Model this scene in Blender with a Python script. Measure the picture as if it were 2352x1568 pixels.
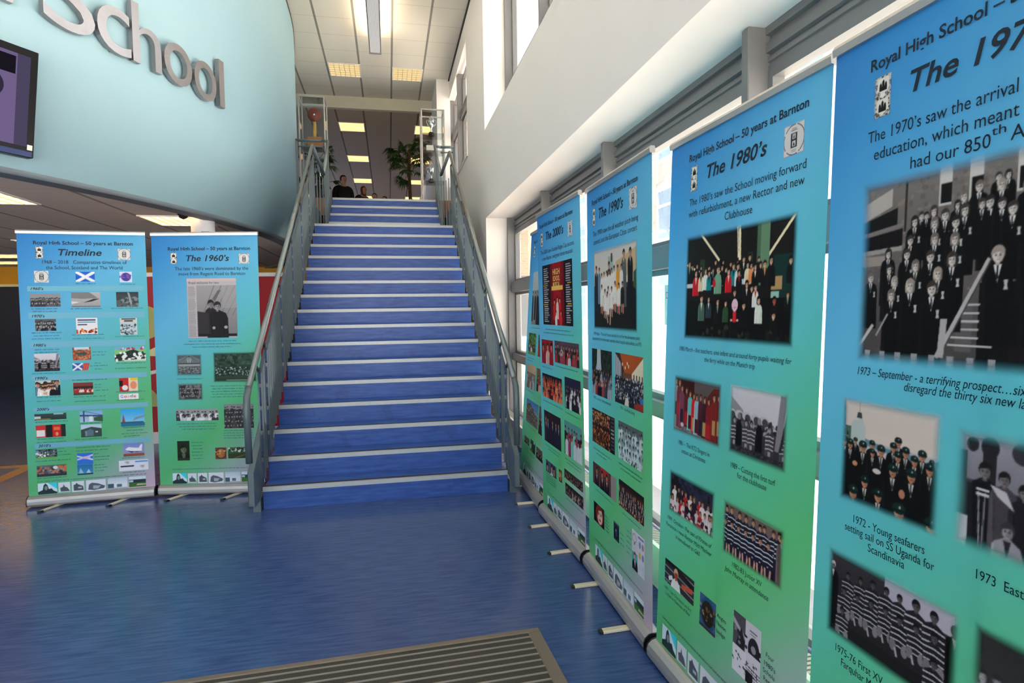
import bpy, bmesh, math, random
import numpy as np
from mathutils import Vector, Matrix

for _o in list(bpy.data.objects):
    bpy.data.objects.remove(_o, do_unlink=True)
SC = bpy.context.scene
COL = SC.collection
PI = math.pi

# ------------------------------------------------------------------ camera
def set_camera():
    yaw, pitch, roll = -0.203, -0.0528, -0.014
    cy, sy, cp, sp = math.cos(yaw), math.sin(yaw), math.cos(pitch), math.sin(pitch)
    fw = Vector((-sy * cp, cy * cp, sp)); ri = Vector((cy, sy, 0)); up = ri.cross(fw)
    c, s = math.cos(roll), math.sin(roll)
    r2 = c * ri + s * up; u2 = -s * ri + c * up
    m = Matrix((( r2.x, u2.x, -fw.x, 0.9464), (r2.y, u2.y, -fw.y, -4.6212), (r2.z, u2.z, -fw.z, 1.4516), (0, 0, 0, 1)))
    cd = bpy.data.cameras.new('camera'); co = bpy.data.objects.new('camera', cd); COL.objects.link(co)
    cd.sensor_width = 36.0; cd.sensor_fit = 'HORIZONTAL'; cd.lens = 1365.0 / 2352.0 * 36.0
    cd.clip_start = 0.05; cd.clip_end = 200
    co.matrix_world = m
    SC.camera = co
set_camera()

# ------------------------------------------------------------------ light and exposure
SC.view_settings.view_transform = 'Standard'
SC.view_settings.look = 'None'
SC.view_settings.gamma = 1.0
SC.view_settings.use_curve_mapping = False
SC.view_settings.exposure = 0.26
WORLD_STRENGTH = 4.8
SUN_STRENGTH = 50.0
w = bpy.data.worlds.new('sky'); SC.world = w; w.use_nodes = True
bg = w.node_tree.nodes['Background']
bg.inputs[0].default_value = (0.80, 0.90, 1.0, 1); bg.inputs[1].default_value = WORLD_STRENGTH
sd = bpy.data.lights.new('sun', 'SUN'); sd.energy = SUN_STRENGTH; sd.angle = 0.009; sd.color = (1.0, 0.95, 0.87)
so = bpy.data.objects.new('sun', sd); COL.objects.link(so)
so.location = (8, -20, 30)
so.rotation_euler = Vector((0.05, 0.70, -0.71)).to_track_quat('-Z', 'Y').to_euler()
try:
    SC.cycles.max_bounces = 10; SC.cycles.diffuse_bounces = 6; SC.cycles.transparent_max_bounces = 24
    SC.cycles.use_denoising = True
    SC.cycles.sample_clamp_indirect = 6.0
except Exception:
    pass

# ------------------------------------------------------------------ helpers
def lin(c):
    return tuple((x / 12.92 if x <= 0.04045 else ((x + 0.055) / 1.055) ** 2.4) for x in c)
def rgb(r, g, b):
    return lin((r / 255.0, g / 255.0, b / 255.0))

class NT:
    """short-hand for building node materials"""
    def __init__(s, name):
        s.m = bpy.data.materials.new(name); s.m.use_nodes = True
        s.t = s.m.node_tree; s.t.nodes.clear()
        s.out = s.n('ShaderNodeOutputMaterial')
    def n(s, typ, **kw):
        nd = s.t.nodes.new(typ)
        for k, v in kw.items(): setattr(nd, k, v)
        return nd
    def l(s, a, b): s.t.links.new(a, b)
    def math(s, op, a, b=None, clamp=False):
        nd = s.n('ShaderNodeMath', operation=op); nd.use_clamp = clamp
        for i, v in enumerate((a, b)):
            if v is None: continue
            if isinstance(v, (int, float)): nd.inputs[i].default_value = v
            else: s.l(v, nd.inputs[i])
        return nd.outputs[0]
    def mix(s, fac, a, b):
        nd = s.n('ShaderNodeMix', data_type='RGBA')
        if isinstance(fac, (int, float)): nd.inputs[0].default_value = fac
        else: s.l(fac, nd.inputs[0])
        for i, v in ((6, a), (7, b)):
            if isinstance(v, tuple): nd.inputs[i].default_value = (*v[:3], 1)
            else: s.l(v, nd.inputs[i])
        return nd.outputs[2]
    def pos(s):
        g = s.n('ShaderNodeNewGeometry'); x = s.n('ShaderNodeSeparateXYZ'); s.l(g.outputs['Position'], x.inputs[0])
        return g.outputs['Position'], x.outputs
    def obj(s):
        g = s.n('ShaderNodeTexCoord'); x = s.n('ShaderNodeSeparateXYZ'); s.l(g.outputs['Object'], x.inputs[0])
        return g.outputs['Object'], x.outputs
    def noise(s, vec, scale, detail=2.0, stretch=None):
        if stretch:
            mp = s.n('ShaderNodeMapping'); mp.inputs['Scale'].default_value = stretch; s.l(vec, mp.inputs[0]); vec = mp.outputs[0]
        nz = s.n('ShaderNodeTexNoise'); nz.inputs['Scale'].default_value = scale; nz.inputs['Detail'].default_value = detail
        s.l(vec, nz.inputs['Vector']); return nz.outputs[0]
    def band(s, v, period, off, width):
        """1 inside thin lines repeating along v"""
        f = s.math('FRACT', s.math('DIVIDE', s.math('SUBTRACT', v, off), period))
        return s.math('LESS_THAN', f, width / period)
    def bsdf(s, col, rough=0.5, metal=0.0, spec=0.5, bump=None, bstr=0.1):
        b = s.n('ShaderNodeBsdfPrincipled')
        if isinstance(col, tuple): b.inputs['Base Color'].default_value = (*col[:3], 1)
        else: s.l(col, b.inputs['Base Color'])
        if isinstance(rough, (int, float)): b.inputs['Roughness'].default_value = rough
        else: s.l(rough, b.inputs['Roughness'])
        b.inputs['Metallic'].default_value = metal
        b.inputs['Specular IOR Level'].default_value = spec
        if bump is not None:
            bp = s.n('ShaderNodeBump'); bp.inputs['Strength'].default_value = bstr; bp.inputs['Distance'].default_value = 0.01
            s.l(bump, bp.inputs['Height']); s.l(bp.outputs[0], b.inputs['Normal'])
        return b
    def done(s, sh):
        s.l(sh.outputs[0] if hasattr(sh, 'outputs') else sh, s.out.inputs[0]); return s.m

def plain(name, col, rough=0.5, metal=0.0, spec=0.5, var=0.06, scale=6.0):
    t = NT(name); p, _ = t.obj()
    nz = t.noise(p, scale)
    c = t.mix(nz, tuple(x * (1 - var) for x in col), tuple(min(1, x * (1 + var)) for x in col))
    return t.done(t.bsdf(c, rough, metal, spec))

def emit(name, col, strength):
    t = NT(name); e = t.n('ShaderNodeEmission'); e.inputs[0].default_value = (*col, 1); e.inputs[1].default_value = strength
    return t.done(e)

class MB:
    """collects shapes, builds ONE mesh object"""
    def __init__(s): s.v = []; s.f = []; s.sm = []
    def add(s, vs, fs, smooth=False):
        k = len(s.v); s.v += [tuple(v) for v in vs]
        s.f += [tuple(i + k for i in f) for f in fs]; s.sm += [smooth] * len(fs); return s
    def box(s, x0, x1, y0, y1, z0, z1):
        vs = [(x, y, z) for z in (z0, z1) for y in (y0, y1) for x in (x0, x1)]
        return s.add(vs, [(0, 2, 3, 1), (4, 5, 7, 6), (0, 1, 5, 4), (2, 6, 7, 3), (0, 4, 6, 2), (1, 3, 7, 5)])
    def prism(s, prof, axis, a0, a1):
        """2D profile (ccw) extruded along axis 'x' (profile yz), 'y' (profile xz) or 'z' (profile xy)"""
        n = len(prof)
        def P(p, a): return {'x': (a, p[0], p[1]), 'y': (p[0], a, p[1]), 'z': (p[0], p[1], a)}[axis]
        vs = [P(p, a0) for p in prof] + [P(p, a1) for p in prof]
        fs = [(i, (i + 1) % n, n + (i + 1) % n, n + i) for i in range(n)]
        return s.add(vs, fs + [tuple(range(n))[::-1], tuple(range(n, 2 * n))])
    def tube(s, pts, r, n=10, caps=True, r1=None):
        pts = [Vector(p) for p in pts]; rings = []
        nrm = None
        for i, p in enumerate(pts):
            d = (pts[min(i + 1, len(pts) - 1)] - pts[max(i - 1, 0)]).normalized()
            if nrm is None:
                nrm = d.cross(Vector((0, 0, 1)))
                if nrm.length < 1e-3: nrm = d.cross(Vector((0, 1, 0)))
            nrm = (nrm - d * nrm.dot(d)).normalized(); b = d.cross(nrm)
            rr = r if r1 is None else r + (r1 - r) * i / max(1, len(pts) - 1)
            rings.append([p + nrm * rr * math.cos(2 * PI * k / n) + b * rr * math.sin(2 * PI * k / n) for k in range(n)])
        vs = [q for ring in rings for q in ring]; fs = []
        for i in range(len(pts) - 1):
            for k in range(n):
                a = i * n + k; c = i * n + (k + 1) % n
                fs.append((a, c, c + n, a + n))
        s.add(vs, fs, True)
        if caps:
            k0 = len(s.v) - len(vs)
            s.f += [tuple(k0 + i for i in range(n))[::-1], tuple(k0 + len(vs) - n + i for i in range(n))]; s.sm += [False, False]
        return s
    def lathe(s, prof, c, n=20):
        vs = []; m = len(prof)
        for k in range(n):
            a = 2 * PI * k / n
            vs += [(c[0] + r * math.cos(a), c[1] + r * math.sin(a), c[2] + z) for r, z in prof]
        fs = [(k * m + i, ((k + 1) % n) * m + i, ((k + 1) % n) * m + i + 1, k * m + i + 1) for k in range(n) for i in range(m - 1)]
        return s.add(vs, fs, True)
    def build(s, name, mat, parent=None):
        me = bpy.data.meshes.new(name); me.from_pydata(s.v, [], s.f); me.update()
        me.polygons.foreach_set('use_smooth', s.sm)
        me.materials.append(mat)
        o = bpy.data.objects.new(name, me); COL.objects.link(o)
        if parent: o.parent = parent
        return o

def bevel(o, w=0.004, seg=2):
    b = o.modifiers.new('bevel', 'BEVEL'); b.width = w; b.segments = seg; b.limit_method = 'ANGLE'; return o
def thing(name, label, cat, loc=(0, 0, 0), rz=0.0, group=None):
    o = bpy.data.objects.new(name, None); COL.objects.link(o); o.empty_display_size = 0.1
    o.location = loc; o.rotation_euler = (0, 0, rz); o['label'] = label; o['category'] = cat
    if group: o['group'] = group
    return o
def tag(o, label, cat, group=None):
    o['label'] = label; o['category'] = cat
    if group: o['group'] = group
    return o
def struct(o):
    o['kind'] = 'structure'; return o

# ------------------------------------------------------------------ materials
M = {}
def make_materials():
    # blue sheet vinyl floor, faint streaks along X, soft gloss
    t = NT('floor_vinyl'); p, x = t.pos()
    st = t.noise(p, 1.0, 3.0, (6.0, 60.0, 6.0)); big = t.noise(p, 0.8, 2.0)
    c = t.mix(t.math('MULTIPLY', t.math('SUBTRACT', st, 0.3), 2.0, True), rgb(40, 64, 118), rgb(74, 99, 152))
    c = t.mix(t.math('MULTIPLY', big, 0.35), c, rgb(48, 72, 126))
    rr = t.math('ADD', t.math('MULTIPLY', st, 0.10), 0.16)
    M['floor'] = t.done(t.bsdf(c, rr, 0, 0.5, st, 0.008))
    t = NT('stair_vinyl'); p, x = t.pos()
    st = t.noise(p, 1.0, 3.0, (5.0, 40.0, 40.0)); big = t.noise(p, 5.0, 3.0)
    c = t.mix(t.math('MULTIPLY', t.math('SUBTRACT', st, 0.3), 2.2, True), rgb(34, 68, 140), rgb(60, 98, 172))
    c = t.mix(t.math('MULTIPLY', t.math('LESS_THAN', big, 0.36), 0.3), c, rgb(30, 54, 108))
    M['stair'] = t.done(t.bsdf(c, 0.38, 0, 0.4))
    M['nosing'] = plain('nosing_aluminium', rgb(176, 180, 182), 0.4, 0.25, 0.5, 0.08, 30)
    M['nosing_dark'] = plain('nosing_rubber', rgb(48, 42, 46), 0.7)
    M['drum'] = plain('pale_aqua_paint', rgb(164, 198, 210), 0.75, 0, 0.3, 0.02, 1.5)
    M['white'] = plain('white_paint', rgb(238, 232, 228), 0.7, 0, 0.3, 0.02, 2)
    M['trim_grey'] = plain('grey_trim', rgb(112, 120, 128), 0.6)
    M['frame'] = plain('bronze_grey_aluminium', rgb(118, 116, 116), 0.42, 0.15, 0.5, 0.03)
    M['gap_shade'] = plain('shadow_gap_shade', rgb(40, 38, 38), 0.6)  # dark tone painting the shade in the gaps along the ceiling edge
    M['rail'] = plain('grey_green_steel', rgb(96, 108, 113), 0.38, 0.2, 0.5, 0.05, 12)
    M['rail_gloss'] = plain('gloss_grey_steel', rgb(84, 96, 102), 0.07, 0.3, 0.8, 0.02, 12)
    M['tube'] = plain('handrail_steel', rgb(140, 148, 148), 0.26, 0.6, 0.5, 0.05, 20)
    # suspended ceilings
    def ceil(name, col, x0, y0, dark, faint):
        t = NT(name); p, x = t.pos()
        a = t.band(x[0], 0.6, x0, 0.035); b = t.band(x[1], 0.6, y0, 0.02)
        nz = t.noise(p, 140, 2)
        c = t.mix(t.math('MULTIPLY', nz, 0.12), col, tuple(v * 0.8 for v in col))
        c = t.mix(t.math('MULTIPLY', b, faint), c, tuple(v * 0.35 for v in col))
        c = t.mix(t.math('MULTIPLY', a, dark), c, tuple(v * 0.25 for v in col))
        return t.done(t.bsdf(c, 0.85, 0, 0.2))
    M['ceil_up'] = ceil('ceiling_tiles', rgb(226, 222, 212), -0.11, 0.0, 0.85, 0.25)
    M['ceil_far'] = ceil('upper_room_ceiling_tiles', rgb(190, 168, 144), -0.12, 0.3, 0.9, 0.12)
    M['ceil_low'] = ceil('lower_ceiling_tiles', rgb(230, 214, 202), -1.03, 0.34, 0.7, 0.22)
    M['light'] = emit('warm_light', (1.0, 0.62, 0.24), 1.6)
    M['light_dim'] = emit('dim_warm_light', (1.0, 0.72, 0.33), 0.85)
    M['light_up'] = emit('uplight', (1.0, 0.78, 0.52), 19.0)
    M['light_low'] = emit('low_ceiling_light', (1.0, 0.62, 0.24), 4.5)
    t = NT('louvre_metal'); p, x = t.obj()
    b = t.math('MAXIMUM', t.band(x[0], 0.012, 0, 0.004), t.band(x[1], 0.012, 0, 0.004))
    bs = t.bsdf(t.mix(b, rgb(206, 210, 212), rgb(110, 112, 116)), 0.35, 0.3)
    bs.inputs['Emission Color'].default_value = (1.0, .96, .92, 1); bs.inputs['Emission Strength'].default_value = 0.35
    M['perf'] = t.done(bs)
    M['alu'] = plain('satin_aluminium', rgb(182, 180, 178), 0.34, 0.6, 0.5, 0.03, 20)
    M['alu_warm'] = plain('banner_foot_aluminium', rgb(216, 208, 186), 0.45, 0.2, 0.5, 0.03)
    M['black'] = plain('black_plastic', rgb(18, 18, 20), 0.4)
    M['letter'] = plain('brushed_letter_metal', rgb(150, 146, 148), 0.32, 0.8, 0.5, 0.06, 25)
    M['ink'] = plain('dark_print_ink', rgb(16, 30, 50), 0.5, 0, 0.3, 0.0)
    M['ink_soft'] = plain('soft_print_ink', rgb(44, 92, 112), 0.5, 0, 0.3, 0.0)
    # printed photographs carry their picture as colours of the mesh
    def print_mat(name, alpha):
        t = NT(name); a = t.n('ShaderNodeAttribute', attribute_name='print')
        b = t.bsdf(a.outputs['Color'], 0.6, 0, 0.12)
        if not alpha: return t.done(b)
        tr = t.n('ShaderNodeBsdfTransparent'); mx = t.n('ShaderNodeMixShader')
        t.l(a.outputs['Alpha'], mx.inputs[0]); t.l(tr.outputs[0], mx.inputs[1]); t.l(b.outputs[0], mx.inputs[2])
        return t.done(mx)
    M['print'] = print_mat('photo_print', False)
    M['print_soft'] = print_mat('soft_edged_photo_print', True)
    # banner background: one printed colour run from blue to green to mauve
    t = NT('banner_print'); p, x = t.obj()
    uv = t.n('ShaderNodeUVMap'); sx = t.n('ShaderNodeSeparateXYZ'); t.l(uv.outputs[0], sx.inputs[0])
    k = t.math('ADD', t.math('MULTIPLY', sx.outputs[0], 0.26), t.math('MULTIPLY', t.math('SUBTRACT', 1.0, sx.outputs[1]), 0.74))
    cr = t.n('ShaderNodeValToRGB'); t.l(k, cr.inputs[0]); e = cr.color_ramp.elements
    stops = [(0.0, (36, 116, 188)), (0.10, (50, 136, 200)), (0.30, (88, 172, 214)), (0.48, (84, 180, 190)), (0.60, (84, 182, 152)), (0.72, (84, 180, 118)), (0.80, (104, 180, 140)), (0.90, (160, 172, 182)), (1.0, (198, 168, 198))]
    e[0].position = 0; e[0].color = (*rgb(*stops[0][1]), 1); e[1].position = 1; e[1].color = (*rgb(*stops[-1][1]), 1)
    for q, c in stops[1:-1]:
        z = e.new(q); z.color = (*rgb(*c), 1)
    b = t.bsdf(cr.outputs[0], 0.5, 0, 0.25)
    tl = t.n('ShaderNodeBsdfTranslucent'); t.l(cr.outputs[0], tl.inputs[0]); mx = t.n('ShaderNodeMixShader'); mx.inputs[0].default_value = 0.06
    t.l(b.outputs[0], mx.inputs[1]); t.l(tl.outputs[0], mx.inputs[2])
    M['banner'] = t.done(mx)
    # glazing
    t = NT('window_glass'); tr = t.n('ShaderNodeBsdfTransparent'); tr.inputs[0].default_value = (0.93, 0.96, 0.96, 1)
    gl = t.n('ShaderNodeBsdfGlossy'); gl.inputs['Roughness'].default_value = 0.02; fr = t.n('ShaderNodeFresnel'); fr.inputs[0].default_value = 1.45
    mx = t.n('ShaderNodeMixShader'); t.l(t.math('MULTIPLY', fr.outputs[0], 0.7), mx.inputs[0]); t.l(tr.outputs[0], mx.inputs[1]); t.l(gl.outputs[0], mx.inputs[2])
    M['glass'] = t.done(mx)
    # mat, board, outside
    t = NT('ribbed_carpet'); p, x = t.obj()
    nz = t.noise(p, 220, 2)
    M['carpet'] = t.done(t.bsdf(t.mix(nz, rgb(44, 42, 40), rgb(92, 90, 84)), 0.95, 0, 0.1))
    M['bronze'] = plain('mat_frame_bronze', rgb(124, 112, 102), 0.5, 0.35, 0.5, 0.08, 9)
    M['strip'] = plain('mat_aluminium_strip', rgb(150, 144, 138), 0.45, 0.4)
    M['red'] = plain('red_board', rgb(168, 16, 34), 0.6)
    M['leaf'] = plain('pale_green_shape', rgb(176, 176, 112), 0.6)
    M['cream'] = plain('cream_shape', rgb(226, 222, 170), 0.6)
    M['yellow'] = plain('mustard_paint', rgb(206, 146, 16), 0.7)
    M['navy'] = plain('navy_partition', rgb(24, 26, 44), 0.6)
    M['tan'] = plain('tan_floor_inlay', rgb(168, 122, 78), 0.45)
    M['pipe'] = plain('white_column_paint', rgb(232, 228, 232), 0.5)
    t = NT('grille'); p, x = t.pos()
    M['grille'] = t.done(t.bsdf(t.mix(t.band(x[1], 0.022, 0, 0.009), rgb(198, 190, 178), rgb(90, 84, 78)), 0.5, 0.2))
    t = NT('paving'); p, x = t.pos(); M['paving'] = t.done(t.bsdf(t.mix(t.noise(p, 2, 3), rgb(224, 212, 198), rgb(236, 224, 210)), 0.9))
    t = NT('pale_stone'); p, x = t.pos()
    j = t.math('MAXIMUM', t.band(x[1], 1.1, 0, 0.02), t.band(x[2], 0.8, 0.2, 0.02))
    c = t.mix(t.noise(p, 5, 4), rgb(196, 190, 182), rgb(220, 214, 206)); M['stone'] = t.done(t.bsdf(t.mix(t.math('MULTIPLY', j, 0.35), c, rgb(120, 114, 108)), 0.9))
    t = NT('pink_brick'); br = t.n('ShaderNodeTexBrick'); tc = t.n('ShaderNodeTexCoord'); mp = t.n('ShaderNodeMapping'); mp.inputs['Rotation'].default_value = (PI / 2, 0, 0)
    t.l(tc.outputs['Object'], mp.inputs[0]); t.l(mp.outputs[0], br.inputs[0])
    br.inputs['Scale'].default_value = 3.2; br.inputs['Color1'].default_value = (*rgb(190, 146, 124), 1); br.inputs['Color2'].default_value = (*rgb(206, 164, 140), 1); br.inputs['Mortar'].default_value = (*rgb(196, 182, 170), 1)
    M['brick'] = t.done(t.bsdf(br.outputs[0], 0.9))
    M['pane_out'] = plain('reflecting_pane', rgb(150, 172, 196), 0.1, 0, 0.8)
    M['upvc'] = plain('white_window_frame', rgb(236, 236, 236), 0.5)
    M['wood'] = plain('varnished_wood', rgb(150, 98, 48), 0.4, 0, 0.5, 0.15, 9)
    M['plaque'] = plain('red_brown_shield', rgb(124, 44, 30), 0.4)
    M['silver'] = plain('polished_silver', rgb(226, 226, 230), 0.12, 1.0)
    M['gold'] = plain('brass', rgb(206, 160, 84), 0.25, 0.9)
    M['plinth'] = plain('black_plinth', rgb(26, 26, 30), 0.3)
    M['card'] = plain('white_card', rgb(228, 224, 214), 0.7)
    M['frond'] = plain('palm_green', rgb(52, 84, 30), 0.5, 0, 0.4, 0.3, 8)
    M['trunk'] = plain('palm_trunk', rgb(88, 66, 44), 0.9, 0, 0.2, 0.25, 14)
    M['pot'] = plain('dark_pot', rgb(50, 44, 42), 0.5)
    M['skin'] = plain('skin', rgb(204, 150, 122), 0.6)
    M['blazer'] = plain('black_blazer', rgb(20, 20, 26), 0.85)
    M['trouser'] = plain('charcoal_trousers', rgb(34, 34, 40), 0.85)
    M['hair_dark'] = plain('dark_hair', rgb(36, 26, 20), 0.7)
    M['hair_auburn'] = plain('auburn_hair', rgb(98, 56, 30), 0.7)
    M['tv_bezel'] = plain('gloss_black_bezel', rgb(14, 14, 18), 0.3, 0, 0.2)
    M['tv_blue'] = plain('dark_blue_lower_edge', rgb(16, 40, 96), 0.3)
    M['notice'] = plain('notice_paper', rgb(244, 222, 214), 0.8)
    M['red_ink'] = plain('red_lettering', rgb(222, 80, 84), 0.7)
make_materials()
# ------------------------------------------------------------------ printed pictures, drawn here in code
SKIN = (204, 152, 126)
class Cv:
    """small painting surface; x to the right, y down, both in metres of print"""
    def __init__(s, w, h, ppm=320, bgc=(60, 60, 64), seed=1):
        s.w, s.h = w, h; s.nx = max(12, int(w * ppm * 2)); s.ny = max(12, int(h * ppm * 2)); s.k = s.nx / w
        s.a = np.empty((s.ny, s.nx, 3), np.float32); s.a[:] = bgc
        s.r = random.Random(seed); s.rs = np.random.RandomState(seed)
    def _win(s, x0, y0, x1, y1):
        i0 = max(0, int(x0 * s.k) - 1); i1 = min(s.nx, int(x1 * s.k) + 2); j0 = max(0, int(y0 * s.k) - 1); j1 = min(s.ny, int(y1 * s.k) + 2)
        if i0 >= i1 or j0 >= j1: return None
        X, Y = np.meshgrid((np.arange(i0, i1) + .5) / s.k, (np.arange(j0, j1) + .5) / s.k)
        return s.a[j0:j1, i0:i1], X, Y
    def _put(s, A, m, c, al=1.0):
        A[m] = A[m] * (1 - al) + np.array(c, np.float32) * al
    def rect(s, x0, y0, x1, y1, c, al=1.0):
        q = s._win(x0, y0, x1, y1)
        if q: A, X, Y = q; s._put(A, (X >= x0) & (X <= x1) & (Y >= y0) & (Y <= y1), c, al)
    def frac(s, x0, y0, x1, y1, c, al=1.0): s.rect(x0 * s.w, y0 * s.h, x1 * s.w, y1 * s.h, c, al)
    def vgrad(s, y0, y1, c0, c1):
        j0, j1 = int(y0 * s.ny), int(y1 * s.ny); t = np.linspace(0, 1, max(1, j1 - j0))[:, None, None]
        s.a[j0:j1] = np.array(c0) * (1 - t) + np.array(c1) * t
    def ell(s, cx, cy, rx, ry, c, al=1.0):
        q = s._win(cx - rx, cy - ry, cx + rx, cy + ry)
        if q: A, X, Y = q; s._put(A, ((X - cx) / rx) ** 2 + ((Y - cy) / ry) ** 2 <= 1, c, al)
    def poly(s, pts, c, al=1.0):
        xs = [p[0] for p in pts]; ys = [p[1] for p in pts]; q = s._win(min(xs), min(ys), max(xs), max(ys))
        if not q: return
        A, X, Y = q; m = np.zeros(X.shape, bool); n = len(pts)
        for i in range(n):
            x0, y0 = pts[i]; x1, y1 = pts[(i + 1) % n]
            if y0 == y1: continue
            m ^= ((Y >= y0) != (Y >= y1)) & (X < (x1 - x0) * (Y - y0) / (y1 - y0) + x0)
        s._put(A, m, c, al)
    def fpoly(s, pts, c, al=1.0): s.poly([(x * s.w, y * s.h) for x, y in pts], c, al)
    def line(s, x0, y0, x1, y1, wd, c, al=1.0):
        d = math.hypot(x1 - x0, y1 - y0) or 1; nx, ny = -(y1 - y0) / d * wd / 2, (x1 - x0) / d * wd / 2
        s.poly([(x0 + nx, y0 + ny), (x1 + nx, y1 + ny), (x1 - nx, y1 - ny), (x0 - nx, y0 - ny)], c, al)
    def fline(s, x0, y0, x1, y1, wd, c, al=1.0): s.line(x0 * s.w, y0 * s.h, x1 * s.w, y1 * s.h, wd, c, al)
    def grain(s, amp, cell=1):
        n = s.rs.rand(s.ny // cell + 1, s.nx // cell + 1, 1).astype(np.float32) - .5
        n = np.repeat(np.repeat(n, cell, 0), cell, 1)[:s.ny, :s.nx]; s.a += n * 2 * amp
    def mottle(s, y0, y1, cols, n, r):
        for _ in range(n):
            s.ell(s.r.random() * s.w, (y0 + s.r.random() * (y1 - y0)) * s.h, r * s.r.uniform(.5, 1.4), r * s.r.uniform(.4, 1.2), s.r.choice(cols))
    def grey(s, gain=1.0, tint=(1, 1, 1.03)):
        g = s.a @ np.array([.35, .5, .15], np.float32); s.a = np.clip(g[..., None] * gain, 0, 255) * np.array(tint, np.float32)
    def person(s, x, y, h, coat=(22, 22, 26), shirt=None, hair=(40, 28, 22), skin=SKIN, tie=None, long=False, cap=None, stripe=None, legs=None, drop=4.2, wide=1.05, face=True):
        """x,y = middle of the face, h = head height"""
        r = s.r; b = y + .62 * h
        pts = [(x - .2 * h, b - .15 * h), (x + .2 * h, b - .15 * h), (x + wide * .8 * h, b + .25 * h), (x + wide * h, b + .9 * h), (x + wide * 1.02 * h, b + drop * h), (x - wide * 1.02 * h, b + drop * h), (x - wide * h, b + .9 * h), (x - wide * .8 * h, b + .25 * h)]
        s.poly(pts, coat)
        s.poly([(x - wide * .95 * h, b + .5 * h), (x - wide * .8 * h, b + .3 * h), (x - wide * .5 * h, b + drop * h), (x - wide * 1.0 * h, b + drop * h)], tuple(min(255, v * 1.25 + 6) for v in coat), .6)
        if stripe:
            for k in range(1, 9, 1):
                yy = b + (.15 + k * .32) * h
                if k % 2 and yy < b + drop * h: s.poly([(x - wide * .96 * h, yy + .1 * h), (x, yy - .05 * h), (x + wide * .96 * h, yy + .1 * h), (x + wide * .96 * h, yy + .26 * h), (x, yy + .11 * h), (x - wide * .96 * h, yy + .26 * h)], stripe)
        else:
            s.line(x - .62 * wide * h, b + 1.0 * h, x - .55 * wide * h, b + drop * h, .06 * h, tuple(v * .7 for v in coat))
            s.line(x + .62 * wide * h, b + 1.0 * h, x + .55 * wide * h, b + drop * h, .06 * h, tuple(v * .7 for v in coat))
        if shirt: s.poly([(x - .26 * h, b - .02 * h), (x + .26 * h, b - .02 * h), (x + .02 * h, b + 1.15 * h)], shirt)
        if tie: s.poly([(x - .06 * h, b + .02 * h), (x + .06 * h, b + .02 * h), (x + .09 * h, b + .8 * h), (x, b + .98 * h), (x - .09 * h, b + .8 * h)], tie)
        if long:
            s.ell(x, y + .1 * h, .47 * h, .6 * h, hair)
        s.rect(x - .15 * h, y + .3 * h, x + .15 * h, b + .05 * h, tuple(v * .82 for v in skin))
        s.ell(x, y - .12 * h, .45 * h, .52 * h, hair)
        s.ell(x, y + .06 * h, .35 * h, .45 * h, skin)
        s.poly([(x - .36 * h, y - .08 * h), (x - .3 * h, y - .42 * h), (x + .3 * h, y - .42 * h), (x + .36 * h, y - .08 * h), (x + .1 * h, y - .2 * h), (x - .12 * h, y - .16 * h)], hair)
        s.ell(x + .2 * h, y + .1 * h, .17 * h, .38 * h, tuple(v * .72 for v in skin), .55)
        if long:
            for sx in (-1, 1): s.ell(x + sx * .37 * h, y + .16 * h, .09 * h, .44 * h, tuple(v * (1.15 if sx < 0 else .8) for v in hair))
            s.line(x - .3 * h, y - .45 * h, x - .42 * h, y + .1 * h, .06 * h, tuple(min(255, v * 1.5) for v in hair), .7)
        if face:
            d = tuple(v * .42 for v in skin); e = .035 * h + .0004
            for sx in (-1, 1):
                s.ell(x + sx * .14 * h, y + .02 * h, e * 1.7, e * 1.1, d); s.line(x + sx * .07 * h, y - .07 * h, x + sx * .23 * h, y - .06 * h, .03 * h, d, .7)
            s.line(x, y + .04 * h, x - .03 * h, y + .19 * h, .045 * h, tuple(v * .75 for v in skin)); s.line(x - .11 * h, y + .29 * h, x + .11 * h, y + .29 * h, .05 * h, tuple(v * .5 for v in skin))
        if cap:
            s.ell(x, y - .28 * h, .5 * h, .36 * h, cap); s.rect(x - .52 * h, y - .2 * h, x + .52 * h, y - .06 * h, tuple(v * .6 for v in cap)); s.ell(x + .05 * h, y - .36 * h, .07 * h, .09 * h, (170, 180, 176))
    def crowd(s, rows, y0, y1, h0, h1, coats, n, **kw):
        for k in range(rows):
            t = k / max(1, rows - 1); y = (y0 + (y1 - y0) * t) * s.h; h = h0 + (h1 - h0) * t
            for i in range(n):
                s.person((i + .5 + s.r.uniform(-.3, .3) + .25 * (k % 2)) / n * s.w, y + s.r.uniform(-.25, .25) * h, h * s.r.uniform(.9, 1.1), s.r.choice(coats), hair=s.r.choice([(36, 26, 22), (60, 40, 28), (24, 20, 20), (96, 66, 40)]), long=s.r.random() < kw.get('long', .3),
                         shirt=kw.get('shirt'), tie=kw.get('tie'), stripe=kw.get('stripe'), face=h0 > .012, skin=kw.get('skin', SKIN), cap=kw.get('cap'), drop=kw.get('drop', 4.2))
    def out(s):
        p = np.pad(s.a, ((1, 1), (1, 1), (0, 0)), 'edge'); a = (p[1:-1, 1:-1] * 2 + p[:-2, 1:-1] + p[2:, 1:-1] + p[1:-1, :-2] + p[1:-1, 2:]) / 6
        a = a[:s.ny // 2 * 2, :s.nx // 2 * 2]; a = (a[0::2, 0::2] + a[1::2, 0::2] + a[0::2, 1::2] + a[1::2, 1::2]) / 4
        return np.clip(a, 0, 255)

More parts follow.
